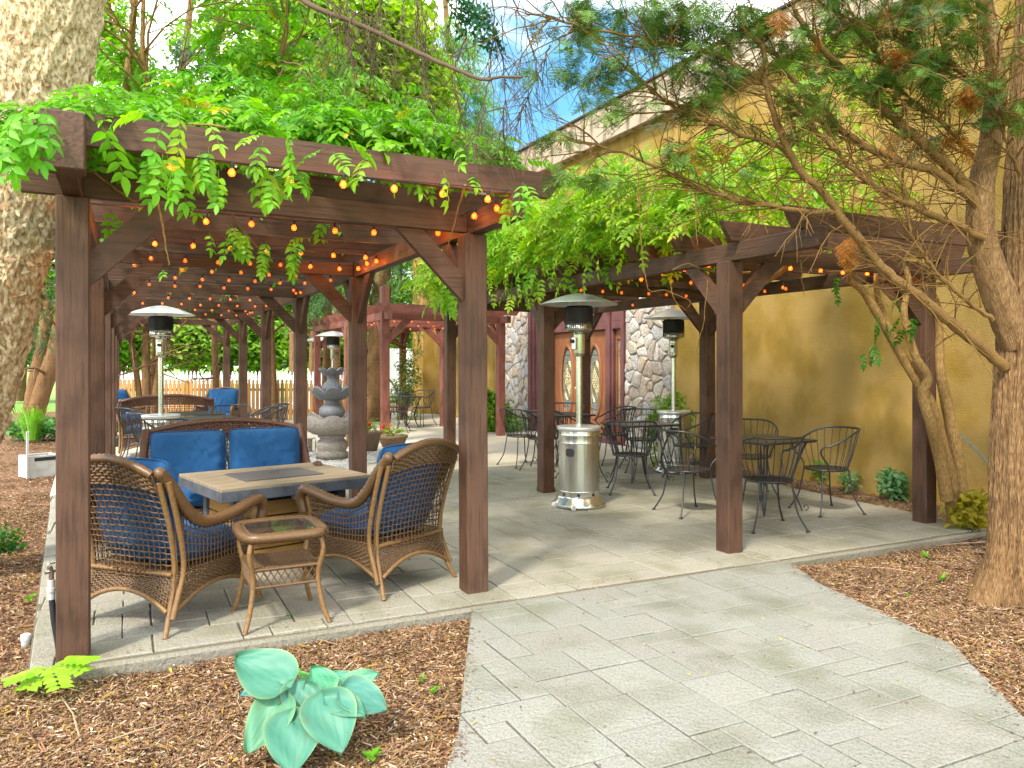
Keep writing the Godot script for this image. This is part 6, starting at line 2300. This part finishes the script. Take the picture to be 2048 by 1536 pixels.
	for e: Array in [[[985, -20, 4.4], [988, 60, 4.4], [975, 160, 4.4], [965, 240, 4.4], [950, 300, 4.4]], [[1020, -20, 4.5], [1050, 50, 4.5], [1075, 130, 4.5], [1060, 180, 4.5], [1030, 240, 4.5]], [[1100, 90, 4.5], [1075, 150, 4.5], [1045, 215, 4.5], [1030, 270, 4.5]], [[760, -10, 4.5], [750, 60, 4.5], [735, 110, 4.5]], [[880, -20, 4.5], [930, 60, 4.5], [905, 160, 4.5], [925, 240, 4.5], [950, 295, 4.5]], [[820, -20, 4.5], [850, 40, 4.5], [845, 120, 4.5], [860, 190, 4.5]], [[940, -20, 4.5], [1000, 100, 4.5], [1010, 200, 4.5], [1000, 280, 4.5]], [[700, -20, 4.5], [690, 60, 4.5], [710, 120, 4.5], [760, 112, 4.5]], [[640, -20, 4.5], [690, 20, 4.5], [770, 30, 4.5]]]:
		var cc := []
		for q: Array in e:
			cc.append(spot(q[0], q[1], q[2]) - o)
		var p := limb(s, cc, 0.0055, 0.0022, 6, 0.012, 5)
		twigs(s, p, 30, Vector2(0.12, 0.5), 0.0024, Vector3(0, -0.5, 0), 0.1)
	for i in 46:
		var x := rr(660, 1060)
		var y := rr(-30, 60)
		var cc := []
		for k in 4:
			cc.append(spot(x + rr(-14, 14) * k, y + k * rr(30, 60), 4.5 + rr(-0.2, 0.2)) - o)
		limb(s, cc, 0.003, 0.0014, 4, 0.008, 4)
	obj("twigs", s.mesh(), M.twig, g).set_meta("kind", "stuff")
	foliage(g, "leaves", "spray", 3, M.leaf, px_lobes([[945, 30, 4.4, 40, 30, 9], [970, 70, 4.4, 26, 26, 7], [930, 10, 4.4, 30, 18, 5]], o), Vector2(0.35, 0.5), Color(0.03, 0.14, 0.08), Color(0.05, 0.2, 0.1), 1.0)


# ---------------------------------------------------------------- low plants
func bush(called: String, at: Vector3, label: String, category: String, lobes: Array, c0: Color, c1: Color, size := Vector2(0.7, 1.1), kind := "spray") -> void:
	var g := thing(called, at, 0, label, category)
	var s := Shape.new()
	for i in 9:
		var e: Array = lobes[i % lobes.size()]
		var q: Vector3 = e[0]
		var r: Vector3 = e[1]
		limb(s, [Vector3(rr(-0.03, 0.03), 0, rr(-0.03, 0.03)), q * 0.5 + rv(0.03), q + rv(1.0) * r * 0.6], 0.008, 0.003, 5, 0.01, 5)
	obj("stem", s.mesh(), M.twig, g)
	foliage(g, "foliage", kind, 3, M.leaf, lobes, size, c0, c1, 0.5, 0.5)


func hosta_leaf(parent: Node3D, b: Vector3, t: Vector3, w: float, toward: Vector3, c0: Color, c1: Color) -> void:
	# heart-shaped, ribbed, from the stalk at b to the tip t
	var d := (t - b)
	var l := d.length() * 1.16
	var z := d.normalized()
	var x := z.cross(toward).normalized()
	var y := x.cross(z).normalized()
	var rows := []
	var cols := []
	var m := 16
	for j in m + 1:
		var v := float(j) / m
		# half width of a heart along its length; the lobes reach behind the stalk
		var hw := w * 0.5 * pow(sin(PI * pow(clampf(v, 0.0, 1.0), 0.62)), 0.75) if v < 1.0 else 0.0
		var row := PackedVector3Array()
		var cr := PackedColorArray()
		for i in 19:
			var u := i / 9.0 - 1.0
			var along := v * l - l * 0.14 - 0.12 * l * absf(u) * (1.0 - v) * (1.0 - v)
			if absf(u) < 0.3:
				along = maxf(along, along + (0.3 - absf(u)) * l * 0.42 * pow(1.0 - v, 6.0))
			var rib := 0.003 * cos(u * 34.0) * (1.0 - absf(u)) * sin(PI * v)
			var h := 0.10 * w * u * u - 0.16 * l * pow(v - 0.35, 2.0) - 0.02 * w * (1.0 - absf(u)) + rib
			row.append(b + z * along + x * (u * hw) + y * (h + 0.004 * sin(u * 5.0 + v * 9.0)))
			var edge := smoothstep(0.86, 1.0, absf(u)) * 0.8 + smoothstep(0.93, 1.0, v) * 0.5
			cr.append((c0.lerp(c1, clampf(0.5 + 0.22 * cos(u * 34.0) + rr(-0.2, 0.2), 0, 1))).lerp(Color(0.30, 0.36, 0.12), clampf(edge * 0.55, 0, 0.5)))
		rows.append(row)
		cols.append(cr)
	for k in 2:
		var ci := rng.randi() % 15 + 1
		var cj := rng.randi() % 17 + 1
		for j in range(maxi(ci - 1, 0), mini(ci + 2, m)):
			for i in range(cj, cj + 2):
				if rng.randf() < 0.6:
					cols[j][i] = cols[j][i].lerp(Color(0.12, 0.10, 0.03), rr(0.1, 0.5))
	var s := Shape.new()
	s.sheet(rows, cols)
	obj("leaf", s.mesh(), M.hosta_leaf, parent)
	s = Shape.new()
	var q := Vector3(0, -0.07, 0)
	s.col = Color(0.25, 0.45, 0.10)
	var root := Vector3(rr(-0.04, 0.04), -0.01, rr(-0.04, 0.04))
	s.tube(smooth([root, root.lerp(b, 0.5) + Vector3(0, 0.03, 0), b - y * 0.01 + z * l * 0.01], 5), 0.006, 6)
	obj("stalk", s.mesh(), M.leaf, parent)


func make_low_plants() -> void:
	var at := foot(628, 1420, -0.08) * Vector3(1, 0, 1) + Vector3(0, -0.075, 0)
	var g := thing("hosta", at, 0, "large blue-green hosta with broad ribbed leaves in front mulch", "plant")
	var blue := Color(0.045, 0.175, 0.125)
	var mint := Color(0.075, 0.225, 0.14)
	for e: Array in [
			[556, 1362, 3.42, 470, 1308, 3.5, 0.20, blue, mint, 0.35], [556, 1410, 3.36, 491, 1508, 3.22, 0.155, mint, Color(0.09, 0.24, 0.12), 0.3],
			[606, 1378, 3.42, 587, 1445, 3.34, 0.15, blue, mint, 0.25], [587, 1448, 3.30, 583, 1552, 3.12, 0.20, blue, mint, 0.5],
			[652, 1410, 3.36, 683, 1508, 3.2, 0.20, blue, mint, 0.4], [700, 1386, 3.42, 775, 1420, 3.4, 0.145, blue, Color(0.07, 0.22, 0.17), 0.3],
			[650, 1378, 3.5, 622, 1332, 3.52, 0.12, Color(0.06, 0.28, 0.16), Color(0.12, 0.38, 0.2), -0.2], [697, 1372, 3.55, 758, 1346, 3.55, 0.10, Color(0.14, 0.40, 0.24), mint, 0.3],
			[690, 1366, 3.6, 662, 1344, 3.68, 0.09, Color(0.12, 0.38, 0.25), blue, 0.3], [570, 1368, 3.5, 530, 1352, 3.6, 0.08, Color(0.07, 0.27, 0.17), blue, 0.2], [668, 1400, 3.42, 730, 1432, 3.3, 0.11, blue, mint, 0.3], [630, 1366, 3.55, 645, 1330, 3.62, 0.07, Color(0.07, 0.27, 0.15), blue, 0.2], [520, 1378, 3.55, 477, 1390, 3.5, 0.06, Color(0.22, 0.46, 0.5), blue, 0.2], [620, 1362, 3.62, 592, 1338, 3.66, 0.04, Color(0.08, 0.3, 0.06), Color(0.15, 0.4, 0.1), 0.2]]:
		var b := spot(e[0], e[1], float(e[2]) * 0.925) - at
		var t := spot(e[3], e[4], float(e[5]) * 0.925) - at
		var to := (Vector3(0, 1.0, 0) + (Vector3(0, EYE, 0) - at).normalized() * (0.9 + float(e[9]))).normalized()
		hosta_leaf(g, b, t, e[6] * 1.12, to, e[7], e[8])
	# seedling shrub at the foot of the front left post
	var p := foot(105, 1372, -0.08) * Vector3(1, 0, 1) + Vector3(0, -0.06, 0)
	g = thing("seedling", p, 0, "lime green seedling with paired round leaves at the left post's foot", "plant")
	for e: Array in [[100, 1340, 3.75, 55, 1385, 3.6], [110, 1335, 3.75, 165, 1352, 3.7], [105, 1345, 3.7, 120, 1385, 3.55], [90, 1345, 3.7, 15, 1372, 3.6], [120, 1330, 3.8, 180, 1330, 3.75]]:
		var a := spot(e[0], e[1], e[2]) - p
		var b := spot(e[3], e[4], e[5]) - p
		for i in 5:
			var t := (i + 0.6) / 5.0
			for sg: float in [-1.0, 1.0]:
				var s := Shape.new()
				s.col = Color(0.28, 0.56, 0.03).lerp(Color(0.42, 0.66, 0.05), rng.randf())
				var d := (b - a).normalized()
				var sd := d.cross(Vector3.UP).normalized() * sg
				var y := Vector3(rr(-0.2, 0.2), 1, rr(-0.2, 0.2) + 0.3).normalized()
				var z := -(sd + d * 0.5).normalized()
				var x := y.cross(z).normalized()
				leaf_blade(s, Transform3D(Basis(x, z.cross(x), z), Vector3.ZERO), 0.066, 0.042, 0.15, true)
				obj("leaf", s.mesh(), M.leaf, g, a.lerp(b, t) + Vector3(0, 0.02, 0))
		var st := Shape.new()
		st.col = Color(0.3, 0.4, 0.1)
		st.tube(PackedVector3Array([Vector3(0, 0, 0), a, b]), 0.002, 4)
		obj("stem", st.mesh(), M.leaf, g)
	# small weeds
	for e: Array in [[898, 1222, "green weed sprig at the patio edge left of the walkway corner", 0.05, -0.05], [640, 1262, "tiny weed below the side table's right leg", 0.035, -0.06], [845, 1368, "two-leaved weed in the mulch right of the hosta", 0.03, -0.07], [868, 1392, "bright ferny weed in the mulch near the walkway edge", 0.04, -0.07], [1850, 1118, "bright weed in the right mulch bed, nearest the patio", 0.05, -0.06], [1885, 1165, "weed tuft left of the cedar roots", 0.05, -0.06], [1815, 1198, "small lime weed in the right mulch", 0.025, -0.06], [745, 1524, "single fresh lime leaf in the mulch below the hosta", 0.06, -0.07], [60, 1205, "ferny weed left of the front left post", 0.06, -0.06], [140, 1235, "trailing weed beside the black hose", 0.05, -0.06], [575, 1240, "weed at the patio edge under the side table", 0.03, -0.03]]:
		var q := foot(e[0], e[1], e[4]) * Vector3(1, 0, 1) + Vector3(0, e[4], 0)
		var s := Shape.new()
		for i in 9:
			s.col = Color(0.20, 0.52, 0.03) * rr(0.7, 1.0)
			leaf_blade(s, Transform3D(Basis.from_euler(Vector3(rr(0.0, 0.9), TAU * i / 9 + rr(-0.3, 0.3), 0)), Vector3(0, 0.008 + 0.003 * i, 0)), float(e[3]) * rr(0.7, 1.1), float(e[3]) * 0.45)
		tag(obj("weed", s.mesh(), M.leaf, null, q), e[2], "weed", "weeds around the paving")
	# bushes
	bush("shrub", ground_at(985, 17.0), "bright green shrub behind the right reddish post, by the stone panel", "shrub", [[Vector3(0, 0.45, 0), Vector3(0.42, 0.42, 0.4), 170], [Vector3(0.3, 0.25, 0.1), Vector3(0.35, 0.28, 0.3), 90], [Vector3(-0.2, 0.75, 0), Vector3(0.2, 0.25, 0.2), 40]], Color(0.16, 0.44, 0.03), Color(0.4, 0.66, 0.06))
	bush("shrub", ground_at(812, 20.5), "reddish-green maple shrub between the far post and the stucco corner", "shrub", [[Vector3(0, 1.0, 0), Vector3(0.38, 0.6, 0.4), 55], [Vector3(0.1, 1.6, 0), Vector3(0.32, 0.4, 0.3), 30], [Vector3(0, 0.4, 0), Vector3(0.35, 0.4, 0.4), 40]], Color(0.2, 0.34, 0.05), Color(0.5, 0.44, 0.16))
	bush("shrub", ground_at(1300, 11.2) + Vector3(0.3, 0.05, 0), "light green bush behind the second table, against the stone", "shrub", [[Vector3(0, 0.4, 0), Vector3(0.3, 0.4, 0.3), 90], [Vector3(0.1, 0.75, 0), Vector3(0.25, 0.25, 0.25), 40]], Color(0.2, 0.42, 0.05), Color(0.48, 0.64, 0.14))
	bush("ground_plant", foot(1790, 985) * Vector3(1, 0, 1), "pale-edged leafy plant by the wall, left of the last post", "plant", [[Vector3(0, 0.09, 0), Vector3(0.18, 0.08, 0.14), 22], [Vector3(0.1, 0.13, 0), Vector3(0.12, 0.06, 0.1), 12]], Color(0.08, 0.34, 0.10), Color(0.34, 0.52, 0.26), Vector2(0.8, 1.1))
	bush("ground_plant", foot(1700, 972) * Vector3(1, 0, 1), "low pale sprigs at the wall's foot beyond the nearest table", "plant", [[Vector3(0, 0.05, 0), Vector3(0.22, 0.04, 0.1), 12]], Color(0.18, 0.42, 0.12), Color(0.4, 0.58, 0.26), Vector2(0.6, 0.8))
	bush("ground_plant", foot(1648, 958) * Vector3(1, 0, 1), "small green fern behind the rightmost iron chair", "plant", [[Vector3(0, 0.1, 0), Vector3(0.12, 0.1, 0.1), 12]], Color(0.2, 0.46, 0.05), Color(0.34, 0.6, 0.1), Vector2(0.5, 0.8))
	bush("ground_plant", foot(1912, 1050) * Vector3(1, 0, 1) + Vector3(0.03, 0, 0.12), "yellow-leaved creeper round the foot of the vine stems", "plant", [[Vector3(0, 0.12, 0), Vector3(0.16, 0.14, 0.12), 26], [Vector3(0.14, 0.2, 0), Vector3(0.12, 0.1, 0.1), 14]], Color(0.40, 0.36, 0.02), Color(0.62, 0.50, 0.03), Vector2(0.7, 1.0))
	# the bed at left
	g = thing("ornamental_grass", foot(62, 880) * Vector3(1, 0, 1), 0, "bright fine-bladed grass clump beside the birch trunk", "grass")
	var s := Shape.new()
	for i in 240:
		var t := rr(0, TAU)
		var l := rr(0.35, 0.75)
		s.col = Color(0.26, 0.58, 0.03) * rr(0.6, 1.0)
		var q := Vector3(cos(t) * rr(0, 0.12), 0, sin(t) * rr(0, 0.12))
		var d := Vector3(cos(t), 0, sin(t)) * l * rr(0.15, 0.75)
		var w := Vector3(-sin(t), 0, cos(t)) * 0.006
		var m1 := q + d * 0.3 + Vector3(0, l * 0.6, 0)
		var m2 := q + d * 0.75 + Vector3(0, l * rr(0.75, 0.95), 0)
		var nn := Vector3(cos(t), 0.6, sin(t)).normalized()
		s.quad(q - w, q + w, m1 + w, m1 - w, nn)
		s.quad(m1 - w, m1 + w, m2 + w * 0.6, m2 - w * 0.6, nn)
		s.tri(m2 - w * 0.6, m2 + w * 0.6, q + d * 1.2 + Vector3(0, l * rr(0.6, 0.85), 0), nn)
	obj("blades", s.mesh(), M.leaf, g).set_meta("kind", "stuff")
	bush("ground_plant", foot(82, 872) * Vector3(1, 0, 1), "dark variegated hosta clump right of the bright grass", "plant", [[Vector3(0, 0.15, 0), Vector3(0.5, 0.15, 0.4), 120]], Color(0.08, 0.30, 0.06), Color(0.26, 0.5, 0.2), Vector2(1.0, 1.6))
	bush("ground_plant", foot(4, 1110, -0.08) * Vector3(1, 0, 1) + Vector3(0, -0.06, 0), "dark green strappy plant at the left edge of the mulch", "plant", [[Vector3(-0.05, 0.08, 0), Vector3(0.14, 0.10, 0.14), 20]], Color(0.04, 0.2, 0.03), Color(0.10, 0.34, 0.05), Vector2(0.5, 0.8))
	# a potted plant by the left posts
	var pp := foot(241, 893) * Vector3(1, 0, 1)
	g = thing("plant_pot", pp, 0, "small black plant pot by the left row of posts", "pot")
	s = Shape.new()
	s.lathe([[0.0, 0.0], [0.08, 0.0], [0.11, 0.17], [0.115, 0.2], [0.1, 0.2], [0.09, 0.17], [0.0, 0.17]], Vector3.ZERO, 18)
	obj("pot", s.mesh(), M.black_metal, g)
	bush("potted_plant", pp + Vector3(0, 0.17, 0), "drooping white-edged leaves in the small black pot", "plant", [[Vector3(0.06, 0.1, 0.05), Vector3(0.14, 0.12, 0.12), 14]], Color(0.05, 0.2, 0.04), Color(0.3, 0.42, 0.22), Vector2(0.7, 1.0))


# ---------------------------------------------------------------- odds and ends
func make_fences() -> void:
	for e: Array in [["picket_fence", 20.3, 1.07, 0.108, 0.082, 62, 200.0, "fence_wood", "honey-brown wooden picket fence across the far end of the terrace", 0.0], ["picket_fence", 24.0, 1.24, 0.118, 0.085, 66, 190.0, "fence_white", "white picket fence standing behind the brown one", 0.04]]:
		var d: float = e[1]
		var a := spot(e[6], HZ, d) * Vector3(1, 0, 1)
		var g := thing(e[0], a, atan2(-SN, CS), e[8], "fence", "picket fences at the far end")
		var h: float = e[2]
		var w: float = e[4] / 2
		var n: int = e[5]
		var s := Shape.new()
		s.prism(PackedVector2Array([Vector2(-w, 0.0), Vector2(w, 0.0), Vector2(w, h - 0.13), Vector2(w * 0.45, h - 0.10), Vector2(w * 0.8, h - 0.06), Vector2(0, h), Vector2(-w * 0.8, h - 0.06), Vector2(-w * 0.45, h - 0.10), Vector2(-w, h - 0.13)]), 0.02, Transform3D.IDENTITY)
		var shapes := []
		for k in 4:
			s.c.fill(Color.WHITE * (0.76 + 0.08 * k))
			shapes.append(s.mesh())
		for i in n:
			obj("picket", shapes[rng.randi() % 4], M[e[7]], g, Vector3(i * e[3], rr(-0.01, 0.01), 0))
		for y: float in [0.25, h - 0.28]:
			s = Shape.new()
			s.box(Vector3(n * e[3] / 2, y, -0.035), Vector3(n * e[3], 0.07, 0.04))
			obj("rail", s.mesh(), M[e[7]], g)
		for i in 4:
			s = Shape.new()
			s.box(Vector3(i * n * e[3] / 3.0, h / 2 - 0.05, -0.10), Vector3(0.09, h, 0.09))
			obj("post", s.mesh(), M[e[7]], g)


func make_oddments() -> void:
	# hose bib on a post beside the front left pergola post
	var p := foot(103, 1338, -0.08) * Vector3(1, 0, 1) + Vector3(0, -0.08, 0)
	var g := thing("garden_tap", p, 0.4, "brass tap on a white pipe with a black hose, left of front post", "garden tap")
	var s := Shape.new()
	s.tube(PackedVector3Array([Vector3(0, 0.36, 0), Vector3(0, 0.46, 0)]), 0.018, 12)
	s.tube(PackedVector3Array([Vector3(0, 0.40, 0), Vector3(0, 0.42, 0)]), 0.023, 12)
	obj("pipe", s.mesh(), M.white_plastic, g)
	s = Shape.new()
	s.tube(PackedVector3Array([Vector3(0, 0.46, 0), Vector3(0, 0.50, 0), Vector3(-0.01, 0.53, 0)]), 0.013, 8)
	s.tube(PackedVector3Array([Vector3(-0.03, 0.50, 0), Vector3(0.03, 0.505, 0)]), 0.009, 8)
	s.box(Vector3(0, 0.545, 0), Vector3(0.035, 0.008, 0.012))
	obj("tap", s.mesh(), M.steel, g)
	s = Shape.new()
	s.tube(smooth([Vector3(0.0, 0.385, 0), Vector3(0.01, 0.25, 0.005), Vector3(0.03, 0.1, 0.01), Vector3(0.028, -0.01, 0.02)], 8), 0.015, 10)
	obj("hose", s.mesh(), M.black_rubber, g)
	p = foot(52, 1296, -0.08) * Vector3(1, 0, 1) + Vector3(0, -0.08, 0)
	s = Shape.new()
	s.lathe([[0.0, 0.0], [0.024, 0.0], [0.024, 0.045], [0.027, 0.046], [0.027, 0.075], [0.02, 0.076], [0.0, 0.07]], Vector3.ZERO, 16)
	tag(obj("pipe_stub", s.mesh(), M.white_plastic, null, p), "short capped white pipe poking from mulch left of the front post", "pipe")
	# white tray box with an upright
	p = foot(84, 953, -0.06) * Vector3(1, 0, 1) + Vector3(0, -0.07, 0)
	g = thing("utility_box", p, 0.5, "white open utility box with a thin upright beside the birch", "utility box")
	s = Shape.new()
	s.box(Vector3(0.03, 0.15, 0), Vector3(0.40, 0.30, 0.02), Basis.IDENTITY, 0.004)
	s.box(Vector3(0.03, 0.15, -0.3), Vector3(0.40, 0.30, 0.02), Basis.IDENTITY, 0.004)
	s.box(Vector3(0.22, 0.15, -0.15), Vector3(0.02, 0.299, 0.278), Basis.IDENTITY, 0.004)
	s.box(Vector3(-0.16, 0.15, -0.15), Vector3(0.02, 0.299, 0.278), Basis.IDENTITY, 0.004)
	obj("housing", s.mesh(), M.white_plastic, g)
	s = Shape.new()
	s.box(Vector3(0.04, 0.25, 0.012), Vector3(0.28, 0.05, 0.006), Basis.IDENTITY, 0.002)
	obj("slot", s.mesh(), M.black_metal, g)
	s = Shape.new()
	s.box(Vector3(-0.19, 0.32, 0.015), Vector3(0.03, 0.64, 0.02), Basis.IDENTITY, 0.003)
	obj("upright", s.mesh(), M.white_plastic, g)
	# blue line on the wall behind the cedar
	s = Shape.new()
	s.tube(smooth([spot(1895, 845, 8.3), spot(1920, 868, 8.2), spot(1948, 895, 8.0), spot(1975, 925, 7.6)], 5), 0.006, 5)
	tag(obj("cord", s.mesh(), mat("blue_cord", Color(0.05, 0.2, 0.3), 0.6)), "thin blue cord slung between the vine stems and the cedar", "cord")
	# a white van glimpsed past the building
	p = ground_at(822, 34.0)
	g = thing("parked_van", p, 0.6, "white van glimpsed beyond the far posts and shrubs", "van")
	s = Shape.new()
	s.prism(PackedVector2Array([Vector2(-2.4, 0.35), Vector2(2.3, 0.35), Vector2(2.4, 0.9), Vector2(2.1, 1.15), Vector2(1.5, 2.0), Vector2(1.1, 2.15), Vector2(-2.4, 2.15)]), 1.9, Transform3D.IDENTITY)
	obj("body", s.mesh(), M.fence_white, g)
	s = Shape.new()
	for sg: float in [-1.0, 1.0]:
		s.prism(PackedVector2Array([Vector2(0.6, 1.25), Vector2(1.9, 1.25), Vector2(1.4, 1.9), Vector2(0.6, 1.9)]), 0.02, Transform3D(Basis.IDENTITY, Vector3(0, 0, sg * 0.951)))
	obj("window", s.mesh(), M.black_metal, g)
	for x: float in [-1.5, 1.5]:
		for sg: float in [-1.0, 1.0]:
			s = Shape.new()
			s.tube(PackedVector3Array([Vector3(x, 0.34, sg * 0.7), Vector3(x, 0.34, sg * 0.97)]), 0.34, 18)
			obj("wheel", s.mesh(), M.black_rubber, g)


func _ready() -> void:
	rng.seed = 2024
	make_light()
	make_materials()
	make_leaf_shapes()
	make_ground()
	make_litter()
	make_building()
	make_pergolas()
	make_fences()
	make_birch()
	make_cedar()
	make_trees()
	make_vines()
	make_lounge()
	make_iron()
	make_heaters()
	make_fountain()
	make_pots()
	make_low_plants()
	make_strings()
	make_oddments()
